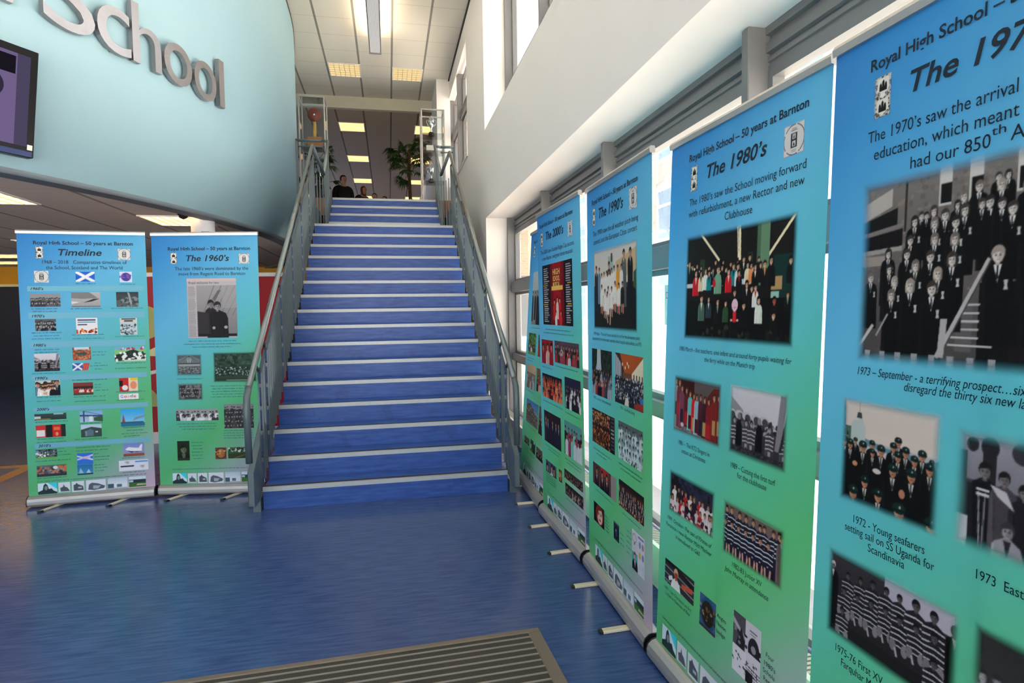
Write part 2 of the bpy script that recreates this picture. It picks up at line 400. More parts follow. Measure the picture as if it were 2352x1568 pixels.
K = {'k': (20, 18, 22), 'r': (196, 28, 40), 'w': (214, 220, 212), 'g': (112, 158, 132), 't': (24, 128, 136), 'c': (216, 200, 170), 'o': (222, 140, 84), 'h': (74, 104, 92), 'n': (44, 56, 66), 'f': (44, 76, 48)}
NAVY, BLK, WHT = (24, 28, 52), (14, 14, 18), (226, 228, 230)

HEADS80 = [(31,107,23,'k','g'),(53,120,19,'k','k'),(85,118,18,'k','k'),(113,127,16,'k','k'),(206,113,17,'k','k'),(252,117,14,'k','k'),(296,127,15,'k','k'),(335,124,13,'k','w'),(367,117,19,'k','w'),(398,113,19,'k','k'),(444,123,14,'k','k'),(166,131,18,'k','k'),(247,134,19,'k','k'),(271,142,17,'k','k'),(313,135,20,'t','k'),(338,137,20,'w','k'),(80,143,26,'r','w'),(114,146,20,'c','k'),(144,140,21,'w','w'),(167,149,19,'t','k'),(192,140,16,'k','g'),(223,139,26,'g','g'),(200,167,10,'r','r'),(286,150,22,'r','w'),(345,158,19,'k','r'),(389,136,19,'c','w'),(407,139,17,'o','o'),(428,145,20,'k','w'),(454,141,17,'k','k'),(474,141,21,'k','o'),(503,131,24,'k','k'),(589,138,20,'k','k'),(388,197,22,'k','c'),(414,211,19,'k','k'),(433,209,19,'w','r'),(324,221,20,'k','k'),(123,236,25,'h','w'),(170,239,21,'n','w'),(227,249,24,'k','g'),(275,255,20,'f','f'),(327,262,33,'k','r','mask'),(376,264,22,'k','k'),(451,249,22,'w','w'),(524,251,21,'k','k','red'),(523,295,22,'k','k'),(582,235,17,'k','g')]
HEADS70 = [(344,55,15),(326,55,14),(333,71,19),(290,66,20),(260,79,19),(297,100,18),(312,99,22),(335,106,19),(355,118,22),(247,93,16),(166,103,16),(178,104,14),(195,97,20),(221,109,21),(263,106,22),(198,122,21),(150,112,21),(245,127,22),(141,152,19),(200,155,21),(245,160,22),(85,175,20),(134,181,21),(192,191,23),(157,207,22),(241,200,25),(89,210,20),(211,227,23),(38,227,20),(105,238,20),(146,249,26),(199,258,27),(98,268,23),(333,200,29),
           (380,80,20),(410,64,19),(440,82,20),(470,70,20),(395,112,22),(428,118,22),(462,110,22),(500,96,22),(390,160,23),(425,166,24),(460,158,23),(505,150,24),(545,130,22),(400,225,26),(450,215,26),(500,208,26),(550,190,26),(575,230,27),(525,260,28),(470,270,28)]
SEA = [(18,96,16),(49,106,13),(14,113,21),(33,117,21),(99,105,17),(72,116,24),(170,85,19),(158,99,19),(125,114,23),(101,124,17),(190,103,21),(171,117,21),(231,101,21),(213,116,20),(254,111,13),(272,115,19),(250,125,24),(159,151,26),(207,150,27),(82,197,25),(48,232,31),(122,218,27),(180,238,35),(260,242,33)]
XV70 = [(70,54,16),(109,49,16),(145,42,18),(183,40,17),(218,40,17),(259,36,23),(302,39,22),(60,95,17),(101,92,16),(142,87,18),(183,84,17),(220,86,19),(262,83,18),(305,80,20),(56,146,17),(306,133,20)]

def p_ferry(c):
    c.a[:] = (26, 24, 24); W, H = c.w, c.h
    for x0, y0, x1, y1, wd in ((.16, .0, .37, .28, .010), (.0, .27, .24, .4, .008), (.55, -.02, .56, .3, .012), (.53, -.02, .545, .28, .006), (.98, .02, .77, .33, .010)): c.fline(x0, y0, x1, y1, wd, (232, 222, 186))
    c.frac(.02, .37, .72, .5, (188, 204, 214)); c.mottle(.36, .46, [(30, 34, 34), (60, 150, 160), (196, 208, 214)], 60, .006)
    c.frac(.70, 0, .80, .52, (98, 136, 108)); c.frac(.70, 0, .73, .52, (70, 104, 84)); c.frac(.17, .25, .22, .42, (46, 66, 46)); c.frac(.63, .25, .67, .42, (40, 58, 44))
    c.frac(.83, .3, 1, 1, (22, 52, 50)); c.frac(.82, .46, .90, .56, (176, 142, 96)); c.frac(.82, .57, .88, .64, (150, 190, 180))
    c.frac(0, .62, 1, 1, (16, 14, 16))
    for d in HEADS80:
        x, y, h = d[0] / 1000, d[1] / 1000, d[2] / 1000
        ex = d[5] if len(d) > 5 else None
        c.person(x, y, h, K[d[3]], K[d[4]] if d[4] != d[3] else None, hair=c.r.choice([(26, 18, 16), (50, 32, 24), (20, 16, 16)]), skin=(226, 178, 148) if ex != 'red' else (190, 96, 78), long=c.r.random() < .45, drop=2.6, wide=.85)
        if ex == 'mask':
            c.ell(x, y, .52 * h, .62 * h, (226, 190, 206)); c.line(x - .2 * h, y + .2 * h, x, y + .3 * h, .05 * h, (190, 60, 90)); c.line(x, y + .3 * h, x + .2 * h, y + .18 * h, .05 * h, (190, 60, 90))
            c.rect(x - .28 * h, y + .7 * h, x + .28 * h, y + 1.7 * h, (206, 36, 44)); c.ell(x - .5 * h, y + 1.5 * h, .2 * h, .12 * h, (226, 178, 148)); c.ell(x + .5 * h, y + 1.5 * h, .2 * h, .12 * h, (226, 178, 148))
    c.mottle(.86, .98, [(20, 18, 20), (30, 36, 30), (16, 14, 16), (54, 56, 44)], 70, .010)
def p_stairs70(c):
    W, H = c.w, c.h
    c.vgrad(0, 1, (120, 116, 114), (70, 66, 68)); c.mottle(0, .5, [(104, 96, 92), (128, 118, 112), (112, 104, 100)], 500, .006)
    c.poly([(0, .06), (.09, .03), (.09, .07), (0, .10)], (176, 170, 166)); c.poly([(0, .10), (.105, .075), (.105, .115), (0, .125)], (26, 24, 26)); c.poly([(0, .125), (.12, .11), (.12, .118), (0, .136)], (120, 116, 116))
    c.poly([(0, .136), (.12, .122), (.12, .16), (0, .165)], (22, 20, 24)); c.poly([(0, .165), (.12, .16), (.12, .17), (0, .176)], (150, 146, 144)); c.rect(0, .178, .08, .2, (150, 140, 136)); c.mottle(.46, .62, [(120, 110, 104), (96, 88, 84)], 80, .005)
    for x in (.205, .27, .36, .45): c.rect(x, 0, x + .028, .09, (196, 194, 192)); c.rect(x + .004, .045, x + .028, .085, (24, 22, 24))
    c.rect(.123, .02, .129, .13, (50, 46, 46)); c.rect(.3, .25, W, H, (18, 18, 20))
    for k in range(6): yy = .29 + k * .016; c.rect(.24, yy, .33, yy + .004, (186, 186, 188)); c.rect(.255, yy + .004, .29, yy + .014, (92, 90, 92))
    for x, y, h in sorted(HEADS70, key=lambda q: q[1]):
        x, y, h = x / 1000, y / 1000, h / 1000
        hr = c.r.choice([(60, 54, 52), (110, 100, 96), (40, 36, 36), (150, 140, 132)])
        c.person(x, y, h, (16, 16, 18), (226, 226, 226), hr, (206, 198, 194), (40, 38, 44), long=c.r.random() < .6, drop=5.2, wide=1.0)
        if h > .019: c.poly([(x + .42 * h, y + 1.6 * h), (x + .72 * h, y + 1.6 * h), (x + .66 * h, y + 1.95 * h), (x + .74 * h, y + 2.25 * h), (x + .42 * h, y + 2.25 * h), (x + .5 * h, y + 1.95 * h)], (206, 206, 206), .9)
    c.line(.318, .205, .215, .40, .010, (176, 172, 174)); c.line(.322, .205, .222, .40, .003, (70, 66, 70)); c.poly([(.222, .32), (.237, .32), (.232, .40), (.217, .40)], (170, 168, 170))
    c.line(.012, .385, .05, .335, .008, (190, 188, 188)); c.line(.06, .36, .09, .31, .005, (150, 148, 150))
    for k in range(9): c.rect(.03 + k * .042, .395, .045 + k * .042, .43, (150, 150, 156))
    c.rect(.36, .37, W, H, (26, 24, 28)); c.grain(7)
def p_sea(c):
    c.vgrad(0, .55, (204, 190, 184), (214, 200, 192)); c.vgrad(.38, .62, (176, 178, 184), (160, 164, 176)); c.frac(0, 0, 1, .3, (208, 194, 188))
    c.fpoly([(.28, .36), (.5, .40), (.75, .40), (1, .46), (1, .50), (.28, .44)], (96, 134, 152)); c.fpoly([(.28, .42), (1, .49), (1, .56), (.28, .47)], (190, 184, 190))
    c.fpoly([(.1, .3), (.14, .22), (.2, .21), (.22, .16), (.25, .21), (.28, .26), (.28, .42), (.1, .42)], (178, 190, 190)); c.fpoly([(.19, .14), (.23, .14), (.24, .19), (.18, .19)], (50, 66, 70)); c.fline(.21, .04, .21, .14, .001, (90, 100, 100))
    c.fpoly([(.01, .35), (.03, .1), (.05, .1), (.06, .35)], (58, 88, 78)); c.fline(.045, 0, .04, .2, .002, (60, 84, 80)); c.frac(.0, .28, .12, .45, (70, 98, 92)); c.frac(0, .5, 1, 1, (16, 14, 16))
    for x, y, h in sorted(SEA, key=lambda q: q[1]):
        c.person(x / 1000, y / 1000, h / 1000, (18, 18, 20), (206, 206, 204) if h < 28 else None, (30, 26, 26), (186, 126, 98), (44, 62, 52), cap=(22, 44, 42), drop=4, wide=1.05)
    c.ell(.05, .16, .008, .006, (186, 130, 100)); c.ell(.115, .163, .012, .006, (206, 196, 190)); c.ell(.185, .195, .008, .01, (176, 120, 96))
def p_ski(c):
    c.vgrad(0, .5, (150, 148, 160), (120, 118, 130)); c.frac(.02, .2, .10, .5, (36, 34, 40)); c.frac(.42 - .2, .12, .32, .48, (40, 38, 44)); c.ell(.27 * c.w, .14 * c.h, .017, .02, (40, 38, 44)); c.ell(.5 * c.w, .14 * c.h, .02, .02, (54, 52, 60))
    c.ell(.14 * c.w, .14 * c.h, .012, .014, (44, 42, 48)); c.frac(0, .42, .4, .52, (70, 68, 76)); c.frac(.1, .45, 1, 1, (40, 38, 44)); c.frac(0, .72, .16, 1, (196, 192, 204))
    for x, y, h, ct in ((.24, .33, .045, (24, 24, 30)), (.38, .36, .04, (70, 66, 72)), (.6, .34, .04, (40, 40, 46)), (.8, .33, .045, (60, 58, 66)), (.52, .42, .04, (34, 32, 38)), (.7, .42, .04, (80, 76, 84)), (.95, .4, .04, (44, 42, 48))): c.person(x * c.w, y * c.h, h * .62, ct, None, (30, 28, 32), (120, 114, 118), drop=5)
    c.fpoly([(.28, .42), (.4, .45), (.46, .58), (.34, .5)], (190, 186, 196)); c.fline(.2, .5, .22, .95, .003, (150, 148, 156)); c.fline(.25, .5, .24, .95, .003, (130, 128, 136)); c.frac(.18, .47, .28, .49, (206, 204, 210)); c.frac(.18, .51, .28, .53, (206, 204, 210))
    for x, y, h, ct in ((.42, .74, .045, (150, 146, 156)), (.72, .8, .045, (96, 92, 100)), (.92, .76, .045, (120, 116, 124))): c.person(x * c.w, y * c.h, h * .62, ct, (40, 38, 44), (60, 56, 62), (150, 144, 148), drop=4)
    c.grain(6)
def p_xv70(c):
    c.vgrad(0, 1, (58, 54, 60), (30, 28, 32)); c.frac(.49, 0, 1, .26, (178, 172, 190)); c.frac(0, .3, 1, 1, (40, 38, 42)); c.frac(0, .78, 1, 1, (34, 32, 36))
    c.person(.021, .046, .017, (16, 14, 18), (210, 206, 210), (180, 176, 180), (120, 112, 114), drop=8); c.person(.348, .045, .021, (14, 12, 16), (190, 186, 190), (60, 56, 60), (70, 66, 70), drop=8)
    for x, y, h in XV70:
        x, y, h = x / 1000, y / 1000, h / 1000; c.person(x, y, h, (34, 32, 38), None, (22, 20, 24), (92, 86, 90), stripe=(196, 192, 200), drop=2.9, wide=1.25)
        if y > .07: c.ell(x - .8 * h, y + 3.2 * h, .45 * h, .7 * h, (120, 114, 122)); c.ell(x + .8 * h, y + 3.3 * h, .45 * h, .7 * h, (130, 124, 132)); c.line(x - .5 * h, y + 3.4 * h, x - .2 * h, y + 4.4 * h, .3 * h, (170, 166, 174))
    c.frac(.03, .92, 1, 1, (30, 28, 32)); c.grain(7)
def p_group_bw(c):
    c.vgrad(0, 1, (50, 46, 52), (70, 66, 70)); c.crowd(2, .45, .8, .026, .028, [(150, 144, 146), (120, 114, 118), (178, 172, 176), (60, 56, 60)], 9, long=.6, skin=(186, 178, 178)); c.grey(.95); c.grain(6)
def p_choir(c):
    c.a[:] = (72, 26, 26); c.frac(0, 0, .46, .35, (56, 20, 22)); c.frac(.46, 0, 1, .42, (92, 82, 84)); c.fpoly([(.7, .3), (.85, .12), (1, .12), (1, .5), (.7, .5)], (96, 34, 32)); c.fpoly([(0, .8), (1, .74), (1, 1), (0, 1)], (112, 106, 112)); c.mottle(.82, 1, [(96, 90, 96), (130, 122, 128)], 120, .006)
    for x, y, h, ct in ((.06, .12, .034, (150, 150, 140)), (.14, .13, .033, (110, 50, 70)), (.2, .22, .028, (120, 60, 84)), (.3, .24, .026, (90, 30, 40)), (.38, .28, .026, (96, 180, 180)), (.46, .3, .025, (200, 30, 40)), (.52, .31, .026, (140, 180, 190)), (.6, .3, .026, (80, 30, 44)), (.68, .32, .026, (60, 30, 40)), (.76, .33, .026, (130, 30, 36)), (.86, .25, .03, (120, 36, 34)), (.95, .24, .03, (110, 32, 32))):
        c.person(x * c.w, y * c.h, h * .8, ct, None, (70, 40, 28), (206, 150, 126), long=True, drop=6, wide=.8)
        c.rect((x - .03) * c.w, y * c.h + .08, (x + .03) * c.w, y * c.h + .13, c.r.choice([(180, 30, 34), (70, 24, 30), (176, 140, 90), (40, 30, 50)]))
    c.ell(.22 * c.w, .82 * c.h, .012, .008, (190, 186, 188))
def p_turf(c):
    c.vgrad(0, .6, (206, 202, 212), (196, 192, 204)); c.fpoly([(0, .16), (.27, .35), (.27, .45), (0, .4)], (140, 136, 144)); c.fpoly([(0, .42), (.3, .42), (.8, .52), (1, .5), (1, 1), (0, 1)], (50, 48, 54)); c.mottle(.42, .6, [(90, 86, 92), (60, 58, 64), (150, 146, 152), (34, 32, 38)], 160, .007)
    for x in (.06, .2, .33, .48, .62): c.ell(x * c.w, .42 * c.h, .022, .014, (186, 182, 190)); c.ell((x + .02) * c.w, .44 * c.h, .014, .012, (70, 66, 74))
    for x in (.03, .12, .33, .42, .72, .94): c.person(x * c.w, .5 * c.h, .019, (60, 56, 62), None, (40, 38, 42), (170, 164, 168), stripe=(214, 210, 218), drop=3.6); c.rect((x - .02) * c.w, .78 * c.h, (x + .02) * c.w, .86 * c.h, (150, 146, 150))
    for x in (.2, .55): c.fpoly([(x - .06, .86), (x - .05, .55), (x, .44), (x + .05, .55), (x + .06, .86)], (20, 18, 24)); c.ell(x * c.w, .44 * c.h, .009, .011, (130, 124, 130))
    c.frac(0, .84, 1, 1, (48, 46, 52)); c.mottle(.84, 1, [(36, 34, 40), (66, 64, 70)], 150, .005); c.fpoly([(.87, .05), (.98, .0), (.88, .75), (.80, .75)], (128, 124, 134)); c.fpoly([(.98, .2), (1, .25), (.9, .75), (.86, .75)], (40, 38, 44)); c.grain(7)
def p_stage(c):
    c.a[:] = (26, 20, 30); c.frac(.3, .1, .85, .5, (40, 42, 62)); c.mottle(.1, .5, [(46, 50, 74), (30, 28, 44)], 60, .012); c.crowd(1, .38, .38, .02, .02, [(216, 200, 204), (180, 36, 44), (226, 214, 216), (40, 30, 44)], 11, long=.5, drop=5); c.crowd(1, .6, .6, .018, .018, [(180, 30, 40), (30, 24, 34), (206, 190, 196)], 12, drop=3)
    c.mottle(.78, 1, [(60, 50, 60), (150, 40, 48), (214, 206, 212), (26, 22, 30)], 110, .009); c.frac(.96, .1, 1, 1, (110, 106, 116))
def p_junior(c):
    c.vgrad(0, .7, (116, 98, 98), (102, 86, 88)); c.frac(0, .55, 1, 1, (36, 32, 56)); c.crowd(1, .17, .17, .021, .021, [(28, 30, 48)], 9, stripe=(222, 222, 226), long=0, drop=3); c.person(.955 * c.w, .2 * c.h, .021, (96, 80, 80), (190, 210, 220), (60, 44, 40), SKIN, (30, 90, 130), drop=7)
    for i in range(7):
        x = (.06 + i * .118) * c.w; c.person(x, .4 * c.h, .021, (28, 30, 48), None, (34, 26, 24), SKIN, stripe=(222, 222, 226), drop=2.4, wide=1.2)
        for sx in (-1, 1): c.ell(x + sx * .014, .4 * c.h + .068, .011, .014, (34, 32, 52)); c.line(x + sx * .013, .4 * c.h + .07, x + sx * .010, .4 * c.h + .1, .008, (204, 150, 132)); c.line(x + sx * .010, .4 * c.h + .1, x + sx * .010, .4 * c.h + .112, .008, (210, 204, 206))
    c.frac(0, .95, 1, 1, (30, 28, 46))
def p_runner(c):
    c.a[:] = (52, 48, 56)
    for k in range(4): c.fline(-.1, .0 + .28 * k, 1.1, .22 + .28 * k, .004, (150, 170, 176))
    c.fline(.0, .0, 1, .35, .02, (30, 26, 30)); c.person(.4 * c.w, .36 * c.h, .036, (226, 230, 232), None, (214, 186, 140), (206, 74, 52), drop=2.5, wide=1.0); c.fline(.6, .62, .95, .5, .018, (206, 84, 60)); c.fline(.15, .75, .28, .6, .016, (226, 230, 232)); c.frac(.0, .92, .12, 1, (90, 120, 124))
def p_badge(c):
    c.a[:] = (66, 92, 140); c.ell(c.w / 2, c.h / 2, c.w * .47, c.h * .47, (30, 84, 120)); c.ell(c.w / 2, c.h / 2, c.w * .37, c.h * .37, (44, 34, 30)); c.mottle(.3, .7, [(120, 92, 40), (70, 54, 30), (34, 28, 28), (150, 140, 120)], 26, .006); c.frac(0, .9, 1, 1, (70, 50, 60))
def p_camera(c):
    c.a[:] = (36, 52, 60); c.ell(c.w * .5, c.h * .55, c.w * .38, c.h * .36, (16, 18, 26)); c.ell(c.w * .5, c.h * .55, c.w * .22, c.h * .24, (50, 60, 90)); c.ell(c.w * .42, c.h * .45, .004, .006, (150, 170, 200)); c.frac(0, 0, 1, .1, (90, 110, 130))
def p_magbw(c):
    c.a[:] = (208, 202, 216); c.frac(0, 0, .45, .55, (84, 80, 90)); c.fpoly([(0, .1), (.45, .3), (.45, .36), (0, .2)], (170, 166, 178)); c.fpoly([(.1, .55), (.3, .2), (.45, .4), (.4, .55)], (40, 38, 44)); c.mottle(.25, .55, [(50, 46, 54), (30, 28, 34), (130, 126, 134)], 16, .008)
    c.frac(0, .55, .5, 1, (222, 218, 228)); c.mottle(.6, .9, [(60, 56, 64), (222, 218, 228), (90, 86, 94)], 40, .004); c.ell(.75 * c.w, .42 * c.h, .028, .04, (44, 40, 48)); c.ell(.74 * c.w, .4 * c.h, .012, .012, (150, 146, 156)); c.frac(.5, .5, 1, .62, (214, 208, 220)); c.frac(.6, .12, .85, .14, (90, 86, 96)); c.frac(.62, .17, .8, .185, (120, 116, 126))
    for k in range(6): c.fline(.5, .72 + .05 * k, 1, .74 + .05 * k, .0025, (50, 46, 54))
    c.frac(.5, .8, .75, 1, (30, 28, 34))
def p_magcol(c):
    c.a[:] = (214, 212, 224); c.frac(0, .05, .45, .5, (206, 206, 216)); c.ell(.2 * c.w, .2 * c.h, .022, .02, (120, 120, 136)); c.ell(.2 * c.w, .2 * c.h, .019, .017, (206, 206, 216)); c.frac(.18, .3, .24, .36, (60, 60, 80)); c.frac(0, .55, .45, 1, (60, 170, 176)); c.person(.24 * c.w, .63 * c.h, .03, (26, 30, 40), (230, 226, 226), (150, 50, 40), (222, 190, 180), drop=3)
    c.frac(.5, .06, .95, .1, (110, 120, 190))
    for i, q in enumerate([(.55, .25, (120, 140, 206)), (.78, .25, (176, 120, 140)), (.55, .5, (206, 176, 60)), (.78, .5, (110, 130, 206)), (.55, .78, (190, 206, 226)), (.78, .78, (190, 206, 226))]): c.ell((q[0] + .09) * c.w, q[1] * c.h, .011, .015, q[2])
def p_allweather(c):
    c.vgrad(0, .45, (196, 194, 190), (214, 206, 196)); c.fpoly([(.55, .2), (1, .08), (1, .34), (.6, .4)], (190, 168, 130)); c.frac(0, .5, 1, 1, (26, 28, 26)); c.fpoly([(.92, .35), (1, .3), (1, .55), (.92, .5)], (60, 86, 50)); c.frac(.38, .12, .5, .34, (150, 176, 180)); c.frac(.445, .09, .48, .19, (70, 50, 36))
    for x, y, h, ct, sh in ((.08, .24, .030, (30, 34, 46), (206, 208, 210)), (.16, .26, .024, (110, 130, 150), None), (.73, .13, .034, (84, 92, 90), (206, 206, 206)), (.86, .13, .034, (24, 24, 30), (200, 200, 204)), (.4, .22, .030, (30, 26, 28), (222, 218, 214))): c.person(x * c.w, y * c.h, h, ct, sh, (44, 30, 24), SKIN, (60, 60, 66), drop=6.5, wide=.9)
    for i in range(5): c.person((.22 + .06 * i) * c.w, (.33 - .01 * i) * c.h, .022, (222, 218, 214), None, (44, 30, 24), drop=4.2, wide=.9)
    for x, ct in ((.52, (222, 218, 214)), (.6, (222, 150, 40)), (.68, (222, 218, 214))): c.person(x * c.w, .27 * c.h, .024, ct, None, (50, 34, 26), drop=5, wide=.9)
    for i in range(7):
        x = (.22 + .08 * i) * c.w; y = (.47 + .03 * (i % 2) + .03 * math.sin(i)) * c.h; c.person(x, y, .023, (226, 222, 218) if i < 6 else (24, 24, 28), None, (48, 30, 24), drop=3.6, wide=1.0); c.line(x - .008, y + .09, x - .012, y + .13, .01, (206, 150, 130)); c.line(x + .01, y + .09, x + .008, y + .135, .01, (206, 150, 130))
    c.person(.36 * c.w, .56 * c.h, .026, (226, 222, 218), None, (48, 30, 24), drop=3.2); c.line(.33 * c.w, .76 * c.h, .37 * c.w, .9 * c.h, .013, (206, 160, 140)); c.line(.44 * c.w, .72 * c.h, .42 * c.w, .92 * c.h, .013, (206, 160, 140))
def p_memorial(c):
    c.a[:] = (24, 30, 26); c.mottle(0, .5, [(40, 56, 40), (20, 24, 22), (30, 40, 34)], 160, .012); c.frac(.0, .8, 1, 1, (96, 100, 112)); c.fpoly([(.28, .0), (.45, .0), (.47, .3), (.5, .45), (.2, .45), (.26, .3)], (176, 186, 196)); c.crowd(3, .48, .72, .016, .02, [(40, 60, 100), (150, 60, 60), (60, 110, 150), (24, 24, 34), (150, 160, 170), (60, 60, 80)], 9, drop=3)
def p_prize(c):
    c.a[:] = (60, 50, 50); c.fpoly([(0, 0), (.25, .2), (.25, .5), (0, .5)], (176, 182, 190)); c.fpoly([(.2, 0), (1, 0), (.62, .38), (.36, .38)], (176, 84, 38)); c.fpoly([(1, .02), (1, .5), (.62, .45), (.62, .36)], (222, 214, 186)); c.frac(.3, .36, .62, .5, (110, 70, 50))
    for k in range(4): c.fline(.04 + .06 * k, 0.02 + .05 * k, .04 + .06 * k, .5, .004, (50, 44, 44)); c.frac(.68 + .09 * k, .36, .71 + .09 * k, .5, (60, 46, 40))
    for x, y in ((.28, .18), (.45, .15), (.5, .2), (.38, .24)): c.frac(x, y, x + .03, y + .06, (236, 224, 206))
    c.frac(0, .5, 1, 1, (30, 30, 40)); c.mottle(.46, .9, [(150, 156, 166), (30, 30, 42), (206, 200, 196), (70, 84, 110), (24, 22, 30), (24, 22, 30)], 420, .006); c.fpoly([(.7, .9), (1, .84), (1, 1), (.7, 1)], (150, 50, 40)); c.fpoly([(.4, .85), (.5, .82), (.52, 1), (.36, 1)], (214, 206, 200)); c.frac(.9, .75, 1, .86, (60, 120, 190))
def p_concert(c):
    c.a[:] = (34, 22, 20); c.mottle(.05, .4, [(190, 116, 60), (120, 60, 34), (222, 160, 110), (70, 36, 24)], 260, .006); c.mottle(.5, .95, [(150, 70, 30), (90, 40, 22), (200, 120, 60), (40, 24, 20)], 240, .007); c.frac(.8, 0, 1, 1, (26, 24, 28)); c.mottle(.0, 1, [], 0, .1)
    for k in range(9): c.frac(.84, .04 + .1 * k, .96, .08 + .1 * k, (176, 176, 182) if k in (3, 4, 5) else (90, 90, 96))
def p_squads(c):
    c.a[:] = (86, 104, 108); c.crowd(4, .16, .72, .018, .02, [(206, 214, 216), (196, 206, 208), (150, 160, 164)], 9, long=0, skin=(150, 158, 160), drop=3.2); c.mottle(.85, .98, [(190, 200, 202), (60, 74, 78)], 40, .008); c.grey(1.0, (.92, 1.02, 1.04)); c.grain(5)
def p_trio(c):
    c.a[:] = (90, 60, 56); c.frac(.78, 0, 1, 1, (150, 142, 140)); c.frac(.35, 0, .7, .3, (176, 50, 40))
    for x in (.18, .42, .62): c.person(x * c.w, .3 * c.h, .034, (24, 22, 28), (220, 218, 220), (50, 36, 30), (206, 126, 100), (170, 40, 44), drop=4, wide=.9)
def p_formal(c):
    c.a[:] = (60, 36, 28); c.frac(0, 0, 1, .2, (34, 24, 24)); c.crowd(3, .28, .66, .016, .018, [(28, 28, 44), (34, 32, 50)], 11, shirt=(220, 216, 214), long=.2, drop=3.4); c.mottle(.82, 1, [(150, 70, 36), (90, 50, 30), (206, 150, 120)], 60, .007)
def p_face(c):
    c.a[:] = (24, 16, 18); c.ell(.55 * c.w, .5 * c.h, c.w * .36, c.h * .52, (120, 40, 30)); c.ell(.58 * c.w, .52 * c.h, c.w * .24, c.h * .40, (228, 190, 176))
    for sx in (-1, 1): c.ell((.58 + sx * .1) * c.w, .45 * c.h, .009, .004, (60, 36, 34)); c.fline(.58 + sx * .16, .38, .58 + sx * .05, .37, .003, (90, 50, 40))
    c.fline(.58, .46, .60, .6, .003, (206, 160, 146)); c.ell(.59 * c.w, .72 * c.h, .014, .006, (190, 40, 50)); c.fpoly([(.3, .2), (.5, .05), (.8, .1), (.7, .2), (.45, .3), (.34, .7)], (120, 40, 30))
def p_poster(c):
    c.a[:] = (24, 22, 28); c.frac(.29, 0, .74, 1, (150, 16, 26)); c.fpoly([(.29, 0), (.36, 0), (.42, 1), (.29, 1)], (110, 10, 20)); c.fpoly([(.66, 0), (.74, 0), (.74, 1), (.62, 1)], (116, 10, 20))
    for k in range(8): c.fline(.4 + .035 * k, .45, .36 + .045 * k, .95, .004, (176, 26, 34))
    c.frac(.33, .37, .7, .44, (236, 190, 90))
    for x, y, h, ct in ((.42, .62, .028, (200, 40, 40)), (.52, .58, .03, (222, 200, 190)), (.6, .6, .03, (190, 24, 34)), (.47, .8, .026, (226, 214, 206)), (.63, .8, .026, (206, 50, 50))): c.person(x * c.w, y * c.h, h, ct, None, (60, 34, 28), (226, 176, 150), drop=3.6, wide=.8)
    for k in range(26):
        y = .06 + .035 * k
        if k in (8, 17): c.frac(.03, y, .2, y + .016, (214, 170, 40)); c.frac(.84, y, .96, y + .016, (214, 170, 40)); continue
        c.frac(.05, y, .05 + c.r.uniform(.1, .2), y + .014, (196, 196, 200)); c.frac(.8, y, .8 + c.r.uniform(.08, .17), y + .014, (196, 196, 200))
def mk_crowd(bgc, coats, rows=2, n=8, h=.02, y0=.4, y1=.7, sky=None, ground=None, bw=False, **kw):
    def f(c):
        c.a[:] = bgc
        if sky: c.frac(0, 0, 1, .35, sky)
        if ground: c.frac(0, .8, 1, 1, ground)
        c.crowd(rows, y0, y1, h, h * 1.1, coats, n, **kw)
        if bw: c.grey(1.0)
        c.grain(5)
    return f
def p_hill(c):
    c.vgrad(0, .6, (60, 120, 190), (120, 176, 216)); c.fpoly([(0, .25), (.3, .12), (.6, .35), (1, .6), (1, 1), (0, 1)], (96, 84, 80)); c.mottle(.25, .9, [(150, 120, 110), (60, 54, 60), (190, 176, 170), (110, 90, 84)], 500, .005); c.fpoly([(0, .85), (1, .95), (1, 1), (0, 1)], (120, 124, 128))
def p_trees(c):
    c.a[:] = (90, 140, 84); c.mottle(0, .5, [(60, 110, 60), (110, 160, 96), (40, 80, 46)], 120, .014); c.crowd(2, .45, .6, .016, .018, [(34, 34, 44), (200, 200, 200), (60, 60, 70)], 7, drop=3); c.frac(0, .85, 1, 1, (96, 150, 76))
def p_news(c):
    c.a[:] = (178, 172, 176); c.frac(0, 0, 1, .05, (196, 176, 180)); c.vgrad(.12, .98, (150, 148, 152), (120, 118, 122)); c.frac(0, .1, .19, 1, (176, 172, 176))
    for k in range(34): c.frac(.02, .14 + .025 * k, .17 - .02 * c.r.random(), .15 + .025 * k, (128, 124, 130))
    for k in range(7): c.fline(.3 + .12 * k, .62, .55 + .14 * k, .12, .006, (112, 110, 114)); c.fpoly([(.5, .35), (.62, .2), (.68, .2), (.56, .38)], (100, 98, 102))
    c.frac(.7, .12, 1, .5, (156, 154, 158), .5); c.person(.47 * c.w, .43 * c.h, .055, (40, 38, 42), None, (40, 38, 42), (130, 126, 130), drop=4, wide=.9); c.person(.6 * c.w, .47 * c.h, .062, (34, 32, 36), None, (44, 42, 46), (146, 142, 146), drop=4, wide=1.3); c.fpoly([(.2, .55), (.42, .58), (.42, .95), (.2, .95)], (52, 50, 54)); c.frac(.2, .93, .98, .97, (34, 32, 36))
    c.ell(.52 * c.w, .83 * c.h, .012, .012, (160, 156, 160)); c.ell(.76 * c.w, .82 * c.h, .014, .012, (160, 156, 160)); c.grain(5)
